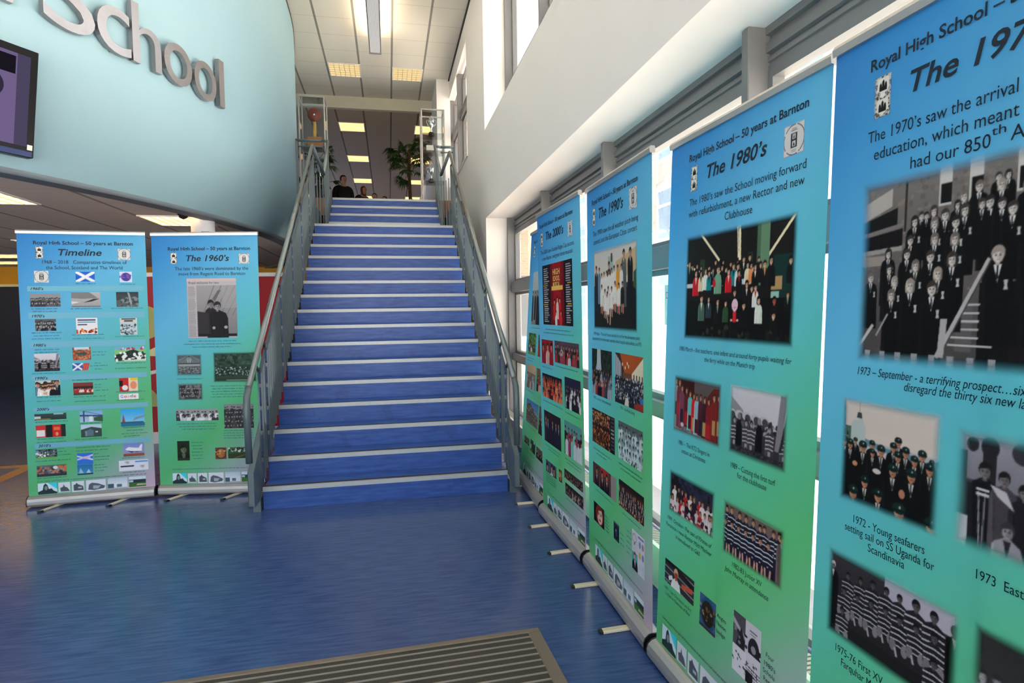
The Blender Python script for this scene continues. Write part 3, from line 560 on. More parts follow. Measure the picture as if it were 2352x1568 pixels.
def p_hall_bw(c):
    c.vgrad(0, .5, (96, 104, 110), (60, 68, 72)); c.fpoly([(.0, .3), (.5, .08), (1, .3), (1, .42), (0, .42)], (110, 120, 124)); c.frac(0, .42, 1, .46, (40, 46, 50)); c.frac(0, .46, 1, .56, (146, 152, 156)); c.vgrad(.58, 1, (110, 116, 120), (70, 76, 80)); c.mottle(.6, .98, [(60, 66, 70), (140, 146, 150), (84, 90, 94)], 320, .005); c.ell(.5 * c.w, .25 * c.h, .02, .03, (150, 158, 160))
    for k in range(9): c.fline(.5, .1, k / 8, .44, .002, (60, 66, 70))
def p_forest_bw(c):
    c.a[:] = (44, 66, 56); c.mottle(0, .45, [(34, 54, 46), (70, 92, 80), (52, 76, 64)], 150, .014); c.mottle(.5, .75, [(150, 166, 160), (34, 46, 42), (24, 34, 32)], 220, .006); c.frac(0, .85, 1, 1, (40, 56, 48)); c.frac(.3, .88, .9, .93, (110, 130, 120))
def p_portrait(c):
    c.a[:] = (34, 44, 34); c.person(.5 * c.w, .42 * c.h, .06, (26, 32, 26), (90, 100, 84), (30, 36, 30), (112, 118, 94), drop=3); c.frac(0, .86, 1, 1, (44, 50, 40))
def p_coin(c):
    c.a[:] = (120, 66, 66); c.ell(c.w / 2, c.h / 2, c.w * .46, c.h * .46, (70, 44, 34)); c.ell(c.w / 2, c.h / 2, c.w * .38, c.h * .38, (170, 110, 62)); c.mottle(.3, .7, [(206, 170, 120), (130, 76, 44)], 14, .007)
def p_field(c):
    c.a[:] = (60, 90, 56); c.mottle(0, .4, [(206, 210, 206), (34, 54, 44), (90, 110, 84)], 60, .008); c.fpoly([(0, .6), (1, .45), (1, 1), (0, 1)], (52, 70, 44)); c.fline(.3, .95, .9, .6, .006, (120, 96, 70))
def p_disaster(c): c.vgrad(0, 1, (52, 58, 64), (96, 106, 110)); c.mottle(.4, 1, [(60, 66, 70), (120, 130, 132), (84, 94, 96)], 90, .012); c.fpoly([(.5, 0), (.6, .1), (.7, .8), (.62, .8)], (150, 158, 160))
def p_ship(c): c.vgrad(0, 1, (176, 174, 176), (150, 150, 154)); c.fpoly([(0, .0), (.6, .0), (.9, .4), (.4, .45), (0, .4)], (120, 122, 124)); c.fpoly([(.4, .7), (.75, .45), (.95, .45), (.7, .62)], (50, 52, 54)); c.frac(0, .92, 1, 1, (110, 110, 112)); c.fpoly([(0, .6), (.3, .66), (0, .8)], (206, 204, 206))
def p_blast(c): c.vgrad(0, 1, (40, 46, 54), (70, 78, 84)); c.fpoly([(.5, 0), (.56, 0), (.66, .5), (.6, .6)], (176, 180, 180)); c.mottle(.5, .9, [(100, 110, 114), (56, 64, 70)], 50, .01); c.frac(0, .9, 1, 1, (34, 38, 42))
def p_games70(c): c.a[:] = (222, 222, 226); c.frac(.08, .1, .9, .18, (60, 62, 90)); c.frac(.08, .24, .9, .30, (60, 140, 180)); c.frac(.08, .38, .5, .46, (60, 62, 90)); c.mottle(.7, .95, [(206, 60, 30), (90, 30, 24), (230, 140, 60), (222, 222, 226)], 50, .007)
def p_war(c): c.a[:] = (180, 196, 206); c.frac(0, .0, 1, .28, (206, 200, 190)); c.frac(.1, .03, .9, .1, (60, 70, 80)); c.frac(.25, .14, .75, .22, (60, 70, 80)); c.mottle(.4, .95, [(50, 60, 66), (190, 200, 206), (110, 120, 126)], 60, .008)
def p_bricks(c): c.a[:] = (150, 84, 60); c.mottle(.1, .95, [(190, 100, 70), (110, 70, 56), (206, 140, 100), (120, 50, 40)], 90, .007); c.frac(.1, .0, .9, .2, (196, 206, 214)); c.fpoly([(.2, .4), (.8, .4), (.7, .6), (.3, .6)], (60, 84, 76))
def p_xgames(c): c.a[:] = (60, 90, 170); c.fline(0, 0, .62, 1, .012, WHT); c.fline(0, 1, .62, 0, .012, WHT); c.frac(.6, 0, 1, 1, (104, 186, 184)); [c.fpoly([(.66 + .12 * k, 0), (.76 + .12 * k, 0), (.64 + .12 * k, 1), (.54 + .12 * k, 1)], (206, 60, 56)) for k in range(3)]
def p_wall(c): c.a[:] = (130, 190, 120); c.frac(0, .0, 1, .2, (110, 170, 206)); c.mottle(.05, .2, [(190, 60, 90), (220, 210, 220)], 12, .008); c.fpoly([(0, .55), (.6, .2), (1, .5), (1, .8), (0, .95)], (40, 50, 46)); c.mottle(.4, .9, [(226, 230, 230), (50, 60, 60), (226, 230, 230)], 34, .012); c.frac(.3, .86, 1, .95, (206, 206, 210))
def p_flag(c): c.a[:] = (36, 96, 190); c.fline(0, 0, 1, 1, .02, WHT); c.fline(0, 1, 1, 0, .02, WHT)
def p_globe(c): c.a[:] = (206, 206, 232); c.ell(c.w / 2, c.h / 2, c.w * .38, c.w * .38, (60, 66, 150)); c.mottle(.3, .6, [(90, 80, 170), (140, 80, 150), (50, 90, 150)], 10, .008)
def p_engine(c): c.a[:] = (130, 56, 56); c.frac(0, .3, 1, .5, (60, 40, 40)); c.crowd(1, .5, .5, .010, .010, [(222, 214, 210), (176, 40, 40)], 9, drop=2); c.frac(0, .85, 1, 1, (60, 76, 50))
def p_sheep(c): c.frac(0, 0, .5, 1, (190, 40, 44)); c.frac(.5, 0, 1, 1, (226, 206, 180)); c.ell(.3 * c.w, .72 * c.h, .02, .02, (226, 226, 226)); c.ell(.75 * c.w, .55 * c.h, .022, .03, (222, 140, 110)); c.frac(.6, 0, .95, .2, (222, 190, 60)); c.frac(0, .2, .2, .6, (30, 26, 30))
def p_search(c):
    c.a[:] = (232, 232, 236)
def p_school(c): c.vgrad(0, 1, (60, 76, 84), (44, 60, 50)); c.frac(0, .4, .2, .8, (196, 206, 214)); c.frac(.05, .75, .5, 1, (130, 110, 60)); c.frac(.6, .0, .9, .2, (150, 190, 210))
def p_shows(c): c.frac(0, 0, .33, 1, (206, 50, 50)); c.frac(.02, .4, .3, .9, (222, 222, 222)); c.frac(.33, 0, .55, 1, (30, 36, 36)); c.frac(.55, 0, .84, 1, (206, 40, 36)); c.frac(.84, 0, 1, 1, (40, 44, 46)); c.frac(.6, .2, .8, .45, (226, 110, 70)); c.ell(.7 * c.w, .75 * c.h, .01, .014, (236, 150, 110))
def p_bridge(c): c.vgrad(0, 1, (120, 170, 220), (176, 200, 216)); c.fline(.18, 0, .18, .95, .01, (50, 70, 110)); c.fline(.0, .4, 1, .5, .012, (60, 76, 110)); c.fline(.2, .05, 1, .45, .003, (60, 76, 110)); c.fpoly([(.6, .6), (1, .5), (1, 1), (.6, .9)], (60, 90, 70)); c.frac(.4, .5, .55, .95, (214, 220, 226))
def p_parl(c): c.vgrad(0, .5, (170, 196, 220), (200, 214, 226)); c.fpoly([(0, .4), (.5, .2), (1, .35), (1, 1), (0, 1)], (60, 76, 74)); c.frac(.2, .5, .55, .9, (120, 140, 150)); c.fpoly([(.3, .45), (.45, .35), (.6, .5), (.6, .9), (.3, .9)], (90, 112, 130)); c.frac(.68, .55, .8, .65, (226, 230, 230))
def p_skyline(c): c.vgrad(0, .8, (50, 160, 226), (130, 200, 236)); c.frac(0, .8, 1, 1, (40, 110, 150)); c.fpoly([(.05, .8), (.12, .3), (.2, .8)], (140, 80, 80)); c.fpoly([(.5, .7), (.6, .5), (1, .4), (1, .5), (.7, .6)], (130, 150, 170)); c.frac(.0, .74, .95, .82, (60, 90, 110))
def p_play(c): c.a[:] = (84, 96, 100); c.mottle(.1, .8, [(226, 230, 230), (30, 36, 40), (130, 140, 146), (60, 70, 76)], 70, .007); c.frac(0, .8, 1, 1, (110, 170, 76)); c.frac(.0, .1, .12, .3, (90, 140, 210))
def p_rally(c): c.a[:] = (110, 104, 112); c.mottle(.1, .9, [(60, 56, 66), (150, 146, 152), (206, 110, 60), (84, 80, 90)], 80, .010); c.ell(.62 * c.w, .25 * c.h, .016, .012, (222, 222, 226)); c.frac(0, .75, 1, 1, (60, 58, 64))
def p_jet(c): c.vgrad(0, 1, (60, 120, 220), (50, 110, 210)); c.fline(0, .25, 1, .6, .010, (222, 226, 236)); c.fline(0, .55, 1, .2, .010, (214, 206, 230)); c.ell(.55 * c.w, .4 * c.h, .03, .01, (216, 180, 220))
def p_bay(c): c.vgrad(0, 1, (40, 110, 170), (70, 150, 200)); c.fpoly([(.1, .8), (.2, .3), (.4, .8)], (150, 190, 210)); c.fpoly([(.55, .8), (.7, .45), (.85, .8)], (176, 206, 220)); c.frac(0, .85, 1, 1, (34, 56, 76))
def p_shuttle(c): c.vgrad(0, .8, (120, 136, 206), (150, 150, 200)); c.frac(0, .8, 1, 1, (150, 84, 66)); c.fpoly([(.1, .45), (.25, .3), (.6, .38), (.72, .4), (.82, .15), (.9, .15), (.86, .55), (.9, .66), (.4, .62), (.16, .55)], (234, 234, 240)); c.fpoly([(.1, .48), (.2, .56), (.5, .66), (.4, .74), (.3, .66)], (40, 40, 60)); c.fpoly([(.4, .62), (.95, .66), (.6, .74)], (90, 90, 110))
def p_rings(c):
    c.a[:] = (222, 222, 236); c.frac(.06, .5, .5, .62, (40, 40, 70)); c.frac(.55, .12, .97, .24, (70, 150, 220))
    for x, y in ((.28, .18), (.78, .6)):
        for k, q in enumerate([(60, 120, 200), (40, 40, 40), (206, 60, 60), (222, 180, 60), (60, 150, 90)]):
            cx, cy = (x + (k % 3 - 1) * .05 + (.025 if k > 2 else 0)) * c.w, (y + (.12 if k > 2 else 0)) * c.h; c.ell(cx, cy, .0052, .0052, q); c.ell(cx, cy, .0036, .0036, (222, 222, 236))
def p_skiers(c): c.a[:] = (90, 90, 100)
def p_th(i):
    def f(c):
        if i == 0: c.fpoly([(0, 0), (1, 0), (1, 1), (0, 1)], (206, 226, 236)); c.fpoly([(.5, 0), (1, 0), (1, .6)], (60, 206, 236)); c.fpoly([(0, .75), (.25, .6), (.3, .2), (.4, .04), (.5, .2), (.56, .55), (.7, .5), (.8, .7), (1, .85), (1, 1), (0, 1)], (44, 58, 66)); c.ell(.42 * c.w, .45 * c.h, .010, .016, (120, 140, 146)); return
        c.a[:] = (214, 218, 232)
        if i == 1: c.fpoly([(.2, .9), (.15, .55), (.4, .45), (.45, .2), (.55, .45), (.75, .55), (.95, .9)], (80, 90, 104))
        if i == 2: c.fpoly([(.15, .9), (.15, .35), (.3, .3), (.4, .15), (.5, .3), (.9, .5), (.95, .9)], (76, 86, 100)); c.frac(.5, .55, .8, .7, (170, 176, 190))
        if i == 3: c.fpoly([(.1, .85), (.15, .4), (.3, .25), (.6, .35), (.95, .6), (.9, .8), (.4, .92)], (84, 94, 108)); c.fpoly([(.35, .5), (.75, .55), (.6, .8), (.35, .8)], (160, 168, 182))
        if i == 4: c.vgrad(0, .5, (176, 196, 214), (206, 216, 226)); c.frac(0, .5, .3, .85, (70, 90, 110)); c.frac(.45, .55, .7, .8, (90, 110, 130)); c.frac(.0, .85, 1, 1, (150, 170, 180))
        if i == 5: c.frac(0, 0, 1, .35, (206, 222, 236)); c.frac(0, .3, 1, .6, (50, 60, 70)); c.frac(0, .6, 1, 1, (60, 110, 50)); c.fpoly([(.5, .7), (1, .75), (1, .85), (.4, .85)], (190, 176, 160)); c.frac(.02, .35, .25, .55, (170, 200, 220))
    return f
def p_crest(c):
    c.a[:] = (196, 196, 192); c.mottle(0, 1, [(50, 50, 52), (120, 120, 120), (190, 190, 186), (70, 72, 74)], 260, .0022)
    for y in (.08, .56):
        c.fpoly([(.2, y), (.8, y), (.82, y + .28), (.5, y + .38), (.18, y + .28)], (222, 222, 214))
        for x, q in ((.36, .10), (.5, .04), (.64, .10)): c.fpoly([(x - .07, y + .3), (x - .06, y + q + .05), (x, y + q), (x + .06, y + q + .05), (x + .07, y + .3)], (26, 26, 30))
        c.frac(.3, y + .2, .7, y + .3, (26, 26, 30))
    c.ell(.5 * c.w, .48 * c.h, .007, .006, (226, 226, 220))
def p_round(c):
    c.a[:] = (206, 206, 206); R = c.w * .47
    for k in range(40):
        if k % 8 == 7: continue
        a = 2 * PI * k / 40; c.line(c.w / 2 + R * math.cos(a), c.h / 2 + R * math.sin(a), c.w / 2 + R * math.cos(a + .13), c.h / 2 + R * math.sin(a + .13), .0028, (60, 60, 64))
    c.frac(.36, .3, .64, .74, (44, 44, 48)); c.frac(.42, .33, .58, .48, (190, 190, 188)); c.fpoly([(.47, .46), (.5, .34), (.53, .46)], (30, 30, 34)); c.frac(.42, .54, .58, .7, (206, 206, 204)); c.fpoly([(.45, .68), (.5, .56), (.55, .68)], (30, 30, 34))
    c.frac(.4, .16, .6, .18, (90, 90, 94)); c.frac(.36, .21, .64, .235, (90, 90, 94)); c.frac(.38, .8, .62, .815, (120, 120, 124)); c.frac(.4, .845, .6, .86, (120, 120, 124))
def p_bar(c): c.a[:] = (112, 176, 200)
# ------------------------------------------------------------------ lettering
TEXT = {}
def glyphs(s, bold=False, ital=False, depth=0.0):
    key = (s, bold, ital, depth)
    if key in TEXT: return TEXT[key]
    cu = bpy.data.curves.new('lettering', 'FONT'); cu.body = s; cu.size = 1.0; cu.resolution_u = 3 if not depth else 6
    cu.offset = 0.018 if bold else 0.0; cu.shear = 0.22 if ital else 0.0; cu.extrude = depth
    if not depth: cu.fill_mode = 'FRONT'
    o = bpy.data.objects.new('lettering', cu); COL.objects.link(o)
    dg = bpy.context.evaluated_depsgraph_get(); me = o.evaluated_get(dg).to_mesh()
    vs = [tuple(v.co) for v in me.vertices]; fs = [tuple(p.vertices) for p in me.polygons]
    o.evaluated_get(dg).to_mesh_clear(); bpy.data.objects.remove(o); bpy.data.curves.remove(cu)
    TEXT[key] = (vs, fs); return TEXT[key]
_v = glyphs('H')[0]; CAPH = max(v[1] for v in _v)

HEAD = 'Royal High School \u2013 50 years at Barnton'
def common(title, intro, u0=.125, u1=.765):
    s = (u1 - u0) / .64
    T = [(HEAD, u0, 1.998, u1, .026, 'b', 'heading_text'), (title, .272, 1.912, .272 + .335 * (1 if len(title) > 8 else .87), .046, 'bi', 'title_text')]
    P = [(p_crest, u0 + .012, 1.882, u0 + .062, 1.980, 900, 1, 'school_crest'), (p_round, .680, 1.878, .768, 1.970, 700, 1, 'round_badge')]
    for k, (t, a, b) in enumerate(intro): T.append((t, a, 1.832 - .043 * k, b, .026, '', 'intro_text'))
    return T, P
def strip(u0=.060, sc=.90, n=6):
    e = [(.0, .125, .088, .177), (.134, .212, .093, .173), (.224, .306, .088, .173), (.320, .453, .085, .174), (.468, .603, .084, .176), (.615, .733, .090, .175)][:n]
    return [(p_th(i), u0 + a * sc, c + .004, u0 + b * sc, d, 420, 0, 'building_picture') for i, (a, b, c, d) in enumerate(e)]
SMALL = 'Some images Copyright of The Scotsman Publications Ltd and are being used with kind permission of the owner'
CR = mk_crowd
DARKS = [(30, 26, 34), (24, 22, 28), (70, 40, 44)]; REDS = [(200, 40, 44), (150, 30, 36), (40, 30, 36), (206, 170, 160)]

def art():
    A = {}
    # ---- 1980s
    T, P = common("The 1980\u2019s", [('The 1980\u2019s saw the School moving forward', .157, .780), ('with refurbishment, a new Rector and new', .155, .776), ('Clubhouse', .394, .546)], .147, .781)
    P += [(p_ferry, .143, 1.330, .760, 1.722, 420, 1), (p_choir, .085, .966, .417, 1.196, 420, 1), (p_turf, .460, .968, .752, 1.205, 420, 1), (p_stage, .070, .643, .400, .818, 420, 1), (p_junior, .446, .627, .758, .815, 520, 1),
          (p_runner, .062, .357, .284, .450, 420, 0), (p_badge, .326, .316, .428, .434, 420, 0), (p_magbw, .530, .275, .672, .469, 520, 0)] + strip(.057, .9)
    T += [('1980 March - five teachers, one infant and around forty pupils waiting for', .117, 1.288, .755, .0165, 'i'), ('the ferry while on the Munich trip', .301, 1.259, .589, .0165, 'i'),
          ('1981 \u2013 The KT2 Singers in', .135, .927, .355, .0165, ''), ('action at Christmas', .162, .899, .330, .0165, ''), ('1989 \u2013 Cutting the first turf', .483, .925, .706, .0175, ''), ('for the clubhouse', .520, .900, .667, .0175, ''),
          ('1989  October- The cast of Pirates of', .068, .612, .388, .0155, 'i'), ('Penzance \u2013 new Rector Matt MacIver', .060, .584, .390, .0155, 'i'), ('is introduced to G&S', .139, .557, .316, .0155, 'i'),
          ('1982-83 Junior XV', .512, .603, .664, .0165, ''), ('John Murray in attendance', .470, .575, .697, .0165, 'i'), ('1981 \u2013 Ian Charleson as Eric', .063, .328, .273, .0125, 'i'), ('Liddell in Chariots of Fire', .075, .307, .259, .0125, 'i'),
          ('Angles', .436, .397, .491, .014, ''), ('Nation', .436, .371, .491, .014, ''), ('badge', .436, .344, .488, .014, ''), ('Four', .697, .408, .734, .014, ''), ('1980\u2019s', .690, .380, .741, .014, ''), ('Schola', .686, .357, .740, .014, ''), ('Regia\u2019s', .690, .333, .741, .014, ''),
          (SMALL, .057, .200, .760, .0085, 'i')]
    A['80'] = (T, P)
    # ---- 1970s
    T, P = common("The 1970\u2019s", [('The 1970\u2019s saw the arrival', .123, .466), ('education, which meant', .143, .470), ('had our 850', .244, .420)], .122, .745)
    T[1] = ("The 1970\u2019s", .233, 1.912, .565, .046, 'bi', 'title_text')
    T += [('th', .421, 1.766, .448, .017, ''), ('Anniversary', .457, 1.748, .640, .026, '', 'intro_text'),
          ('1973 \u2013 September - a terrifying prospect\u2026six years', .123, 1.287, .560, .0185, 'i'), ('disregard the thirty six new ladies', .256, 1.264, .545, .0185, 'i'), ('1972 - Young seafarers', .131, .928, .326, .0185, ''), ('setting sail on SS Uganda for', .105, .902, .350, .0185, ''), ('Scandinavia', .178, .876, .279, .0185, ''),
          ('1973  Easter', .438, .927, .545, .0185, ''), ('1975-76 First XV', .092, .589, .237, .0185, ''), ('Farquhar M', .112, .562, .205, .0185, '')]
    P += [(p_stairs70, .112, 1.315, .760, 1.742, 520, 1), (p_sea, .077, .970, .354, 1.232, 520, 1), (p_ski, .382, .975, .640, 1.215, 460, 1), (p_xv70, .052, .620, .414, .845, 560, 1), (p_group_bw, .436, .640, .745, .848, 320, 1)] + strip(.06, .9)
    A['70'] = (T, P)
    # ---- 1990s
    T, P = common("The 1990\u2019s", [('The 1990\u2019s saw the all weather pitch being', .109, .724), ('opened, and the European Cities concert', .116, .712)], .096, .718)
    T[1] = ("The 1990\u2019s", .206, 1.914, .548, .050, 'bi', 'title_text'); P = [(p_crest, .102, 1.884, .150, 1.980, 700, 1, 'school_crest'), (p_round, .616, 1.884, .710, 1.984, 600, 1, 'round_badge')]
    P += [(p_allweather, .113, 1.342, .713, 1.757, 400, 1), (p_memorial, .080, .998, .387, 1.241, 360, 0), (p_prize, .430, 1.003, .773, 1.242, 360, 0), (p_concert, .079, .736, .422, .918, 340, 0), (p_squads, .473, .741, .767, .920, 340, 0), (p_trio, .084, .508, .441, .625, 340, 0), (p_formal, .476, .510, .778, .638, 340, 0),
          (p_face, .093, .305, .262, .410, 360, 0), (p_camera, .401, .318, .476, .408, 360, 0), (p_magcol, .641, .273, .781, .455, 400, 0)] + strip(.115, .896)
    T += [('1995 March \u2013 The Lord Provost cuts the first turf for the all-weather pitch,', .111, 1.314, .738, .0165, 'i'), ('supported by the hockey team, teachers, school captain and prefects, and FP\u2019s', .092, 1.288, .759, .0165, 'i'), ('1995 \u2013 at the Ypres memorial', .104, .972, .372, .015, ''), ('1995 \u2013 the Prize Giving', .502, .978, .679, .015, ''), (SMALL, .116, .205, .767, .0085, 'i')]
    G90 = [(.10, .700, .38), (.14, .680, .3), (.48, .712, .76), (.5, .692, .74), (.12, .482, .4), (.52, .484, .74)] + [(.275, .385 - .018 * k, .335) for k in range(5)] + [(.49, .375 - .024 * k, .54) for k in range(3)] + [(.575, .42 - .025 * k, .63) for k in range(5)]
    A['90'] = (T, P, G90)
    # ---- 2000s
    T, P = common("The 2000\u2019s", [('The 2000\u2019s saw Scottish Rugby Cup success,', .086, .764), ('a new Rector, and great dance musicals', .117, .733)], .070, .744)
    T[1] = ("The 2000\u2019s", .208, 1.908, .574, .050, 'bi', 'title_text'); P = [(p_crest, .088, 1.870, .143, 1.968, 700, 1, 'school_crest'), (p_round, .650, 1.872, .737, 1.965, 600, 1, 'round_badge')]
    T[2] = (*T[2][:2], 1.821, *T[2][3:]); T[3] = (*T[3][:2], 1.778, *T[3][3:])
    P += [(p_poster, .111, 1.352, .718, 1.745, 420, 0), (CR((150, 30, 36), REDS, 1, 3, .05, .3, .3, drop=3), .055, 1.087, .315, 1.250, 320, 0), (CR((40, 26, 34), [(170, 40, 44), (60, 40, 50), (190, 190, 200), (30, 24, 30), (150, 60, 70)], 2, 9, .024, .25, .5, sky=(90, 70, 84)), .348, 1.115, .808, 1.254, 320, 0),
          (CR((36, 20, 26), [(206, 60, 40), (190, 80, 50), (60, 24, 30), (230, 130, 90)], 4, 11, .016, .15, .75), .055, .858, .484, 1.018, 320, 0), (CR((34, 34, 56), [(214, 214, 222), (30, 28, 40)], 4, 7, .016, .3, .7, sky=(36, 36, 62), ground=(60, 84, 50)), .538, .850, .822, 1.042, 320, 0),
          (CR((44, 28, 34), [(30, 28, 50), (36, 28, 36), (60, 40, 44)], 1, 5, .034, .28, .3, shirt=(206, 200, 206), drop=5), .076, .552, .442, .765, 320, 0), (CR((44, 36, 40), [(120, 200, 186), (200, 210, 214), (40, 34, 44), (150, 60, 90)], 2, 6, .024, .25, .45, sky=(90, 150, 150), drop=5), .515, .560, .828, .772, 320, 0),
          (CR((80, 90, 110), [(30, 26, 34), (206, 206, 210)], 1, 3, .05, .4, .4), .092, .343, .331, .424, 320, 0), (p_coin, .380, .350, .446, .430, 320, 0), (CR((36, 30, 34), DARKS, 2, 9, .016, .4, .7, sky=(60, 50, 54)), .496, .405, .828, .463, 320, 0), (CR((40, 34, 38), [(170, 160, 160), (60, 50, 56), (26, 24, 30)], 2, 10, .016, .3, .7), .510, .305, .831, .378, 320, 0)] + strip(.113, 1.0)
    T += [('HIGH', .345, 1.672, .485, .034, 'by'), ('SCHOOL', .345, 1.632, .485, .030, 'by'), ('MUSICAL', .345, 1.594, .485, .030, 'by'), (SMALL, .106, .200, .857, .0085, 'i')]
    A['00'] = (T, P, [(.16, 1.318, .68), (.11, 1.295, .72), (.06, 1.06, .3), (.37, 1.09, .78), (.06, .828, .48), (.54, .82, .82), (.1, .525, .42), (.16, .505, .4), (.52, .53, .82), (.55, .51, .8)] + [(.1, .325 - .016 * k, .32) for k in range(4)] + [(.52, .28, .82)])
    # ---- 2010s (mostly behind its neighbour)
    T, P = common("The 2010\u2019s", [('The 2010\u2019s saw the School', .12, .74), ('celebrate its anniversary', .15, .70)], .12, .76)
    T = T[:1] + [("The 2010\u2019s", .27, 1.908, .60, .046, 'bi', 'title_text')]
    P += [(CR((130, 140, 144), [(26, 26, 34), (34, 30, 40), (120, 40, 44)], 1, 8, .030, .42, .42, sky=(176, 186, 190), drop=7), .160, 1.335, .740, 1.760, 300, 0), (p_trees, .087, 1.088, .364, 1.264, 320, 0), (CR((150, 130, 120), [(200, 190, 180), (120, 100, 90), (90, 130, 160)], 2, 6, .02, .4, .6, sky=(206, 170, 140)), .090, .810, .404, 1.005, 320, 0), (p_hill, .138, .530, .560, .720, 340, 0),
          (CR((120, 110, 116), DARKS, 1, 3, .03, .4, .4), .116, .350, .302, .405, 300, 0), (p_school, .350, .328, .518, .420, 300, 0), (CR((110, 96, 92), DARKS, 2, 5, .02, .4, .6), .554, .323, .796, .408, 300, 0), (CR((70, 60, 60), REDS, 2, 5, .02, .4, .6), .45, 1.09, .75, 1.26, 300, 0), (CR((120, 90, 60), REDS, 2, 5, .02, .4, .6), .451, .822, .70, 1.0, 300, 0), (CR((90, 90, 96), DARKS, 2, 4, .024, .4, .6), .588, .515, .77, .724, 300, 0)] + strip(.129, .94)
    A['10'] = (T, P, [(.16, 1.305, .7), (.09, 1.055, .36), (.09, 1.035, .3), (.09, .785, .4), (.14, .505, .5), (.12, .32, .3), (.12, .30, .28), (.35, .295, .5), (.13, .205, .8)])
    # ---- 1960s
    T, P = common("The 1960\u2019s", [('The late 1960\u2019s were dominated by the', .182, .754), ('move from Regent Road to Barnton', .210, .729)], .134, .773)
    T = [(a, b, c - .036, *r) for a, b, c, *r in T]; T[2] = (*T[2][:2], 1.804, *T[2][3:]); T[3] = (*T[3][:2], 1.763, *T[3][3:])
    P = [(p_crest, .148, 1.852, .202, 1.946, 500, 1, 'school_crest'), (p_round, .680, 1.848, .767, 1.934, 500, 1, 'round_badge'), (p_news, .270, 1.264, .655, 1.738, 300, 0), (p_hall_bw, .164, .960, .369, 1.139, 300, 1), (CR((90, 96, 100), [(60, 64, 70), (110, 116, 120), (40, 44, 48)], 5, 12, .012, .1, .9, bw=True), .166, .760, .370, .905, 300, 1),
         (p_forest_bw, .450, .900, .800, 1.150, 300, 1), (CR((150, 150, 156), [(216, 216, 222), (60, 60, 66), (190, 190, 196)], 2, 12, .016, .3, .6, bw=True), .150, .600, .482, .694, 320, 0), (CR((110, 116, 116), [(50, 54, 56), (70, 74, 76)], 5, 10, .015, .15, .85, bw=True, sky=(130, 136, 136)), .527, .531, .760, .727, 320, 0),
         (p_portrait, .150, .279, .246, .437, 320, 0), (p_coin, .448, .283, .536, .377, 320, 0), (p_field, .548, .286, .720, .377, 320, 0)] + strip(.106, .885)
    T += [('Royal welcome for two', .285, 1.695, .52, .018, '')]
    A['60'] = (T, P, [(.27, 1.235, .64), (.23, 1.212, .68), (.3, 1.188, .6)] + [(.165, .935, .37)] + [(.43 + .01 * (k % 2), .872 - .022 * k, .75) for k in range(5)] + [(.155, .572, .47), (.17, .55, .46), (.19, .528, .45)] + [(.52, .51 - .02 * k, .75) for k in range(4)] + [(.262 + .006 * (k % 3), .42 - .026 * k, .35) for k in range(6)] + [(.109, .206, .70)])
    # ---- timeline
    T, P = common('Timeline', [('1968 \u2013 2018   Comparative timelines of', .165, .730), ('the School, Scotland and The World', .188, .699)], .113, .778)
    T[1] = ('Timeline', .272, 1.916, .561, .048, 'bi', 'title_text'); T[2] = (*T[2][:2], 1.853, *T[2][3:]); T[3] = (*T[3][:2], 1.811, *T[3][3:])
    P = [(p_crest, .122, 1.888, .177, 1.984, 500, 1, 'school_crest'), (p_round, .668, 1.882, .760, 1.974, 500, 1, 'round_badge'), (p_round, .109, 1.710, .202, 1.798, 500, 0, 'round_badge'), (p_flag, .380, 1.717, .507, 1.792, 320, 0, 'saltire_flag_picture'), (p_globe, .677, 1.711, .762, 1.794, 400, 0, 'globe_picture')]
    for t, a, b in (('1960\u2019s', 1.645, 1.683), ('1970\u2019s', 1.437, 1.481), ('1980\u2019s', 1.216, 1.262), ('1990\u2019s', .965, 1.003), ('2000\u2019s', .727, .763), ('2010\u2019s', .447, .484)):
        P.append((p_bar, .060, a, .838, b, 60, 0, 'decade_bar')); T.append((t, .082, a + .009, .165, .020, 'bi', 'decade_text'))
    R = lambda f, a, b: P.append((f, a[0], b[1], b[0], a[1], 340, 0))
    BWC = CR((90, 88, 92), [(50, 48, 52), (110, 108, 112), (34, 32, 36)], 2, 9, .018, .3, .6, bw=True)
    R(CR((110, 108, 108), [(60, 58, 58), (90, 86, 86)], 2, 12, .014, .4, .7, bw=True, sky=(140, 138, 138)), (.075, 1.626), (.272, 1.527)); R(p_ship, (.345, 1.635), (.539, 1.522)); R(p_disaster, (.647, 1.636), (.801, 1.519)); R(BWC, (.100, 1.433), (.236, 1.343)); R(p_games70, (.368, 1.437), (.512, 1.313)); R(p_war, (.665, 1.432), (.784, 1.300)); R(p_turf, (.083, 1.170), (.247, 1.035)); R(p_bricks, (.336, 1.212), (.458, 1.113)); R(p_xgames, (.331, 1.089), (.445, 1.033)); R(p_wall, (.619, 1.207), (.835, 1.089))
    R(p_allweather, (.082, .964), (.244, .848)); R(p_engine, (.330, .938), (.463, .842)); R(p_sheep, (.642, .961), (.771, .855)); R(p_search, (.637, .837), (.773, .792)); R(p_school, (.066, .711), (.275, .663)); R(p_shows, (.071, .624), (.266, .529)); R(p_bridge, (.364, .717), (.519, .630)); R(p_parl, (.368, .610), (.508, .512)); R(p_skyline, (.642, .717), (.808, .578)); R(p_play, (.062, .438), (.203, .365)); R(p_rally, (.064, .314), (.260, .228)); R(p_jet, (.334, .389), (.440, .301)); R(p_bay, (.332, .299), (.437, .220)); R(p_shuttle, (.650, .443), (.797, .340)); R(p_rings, (.616, .309), (.821, .225))
    P += strip(.066, 1.0)
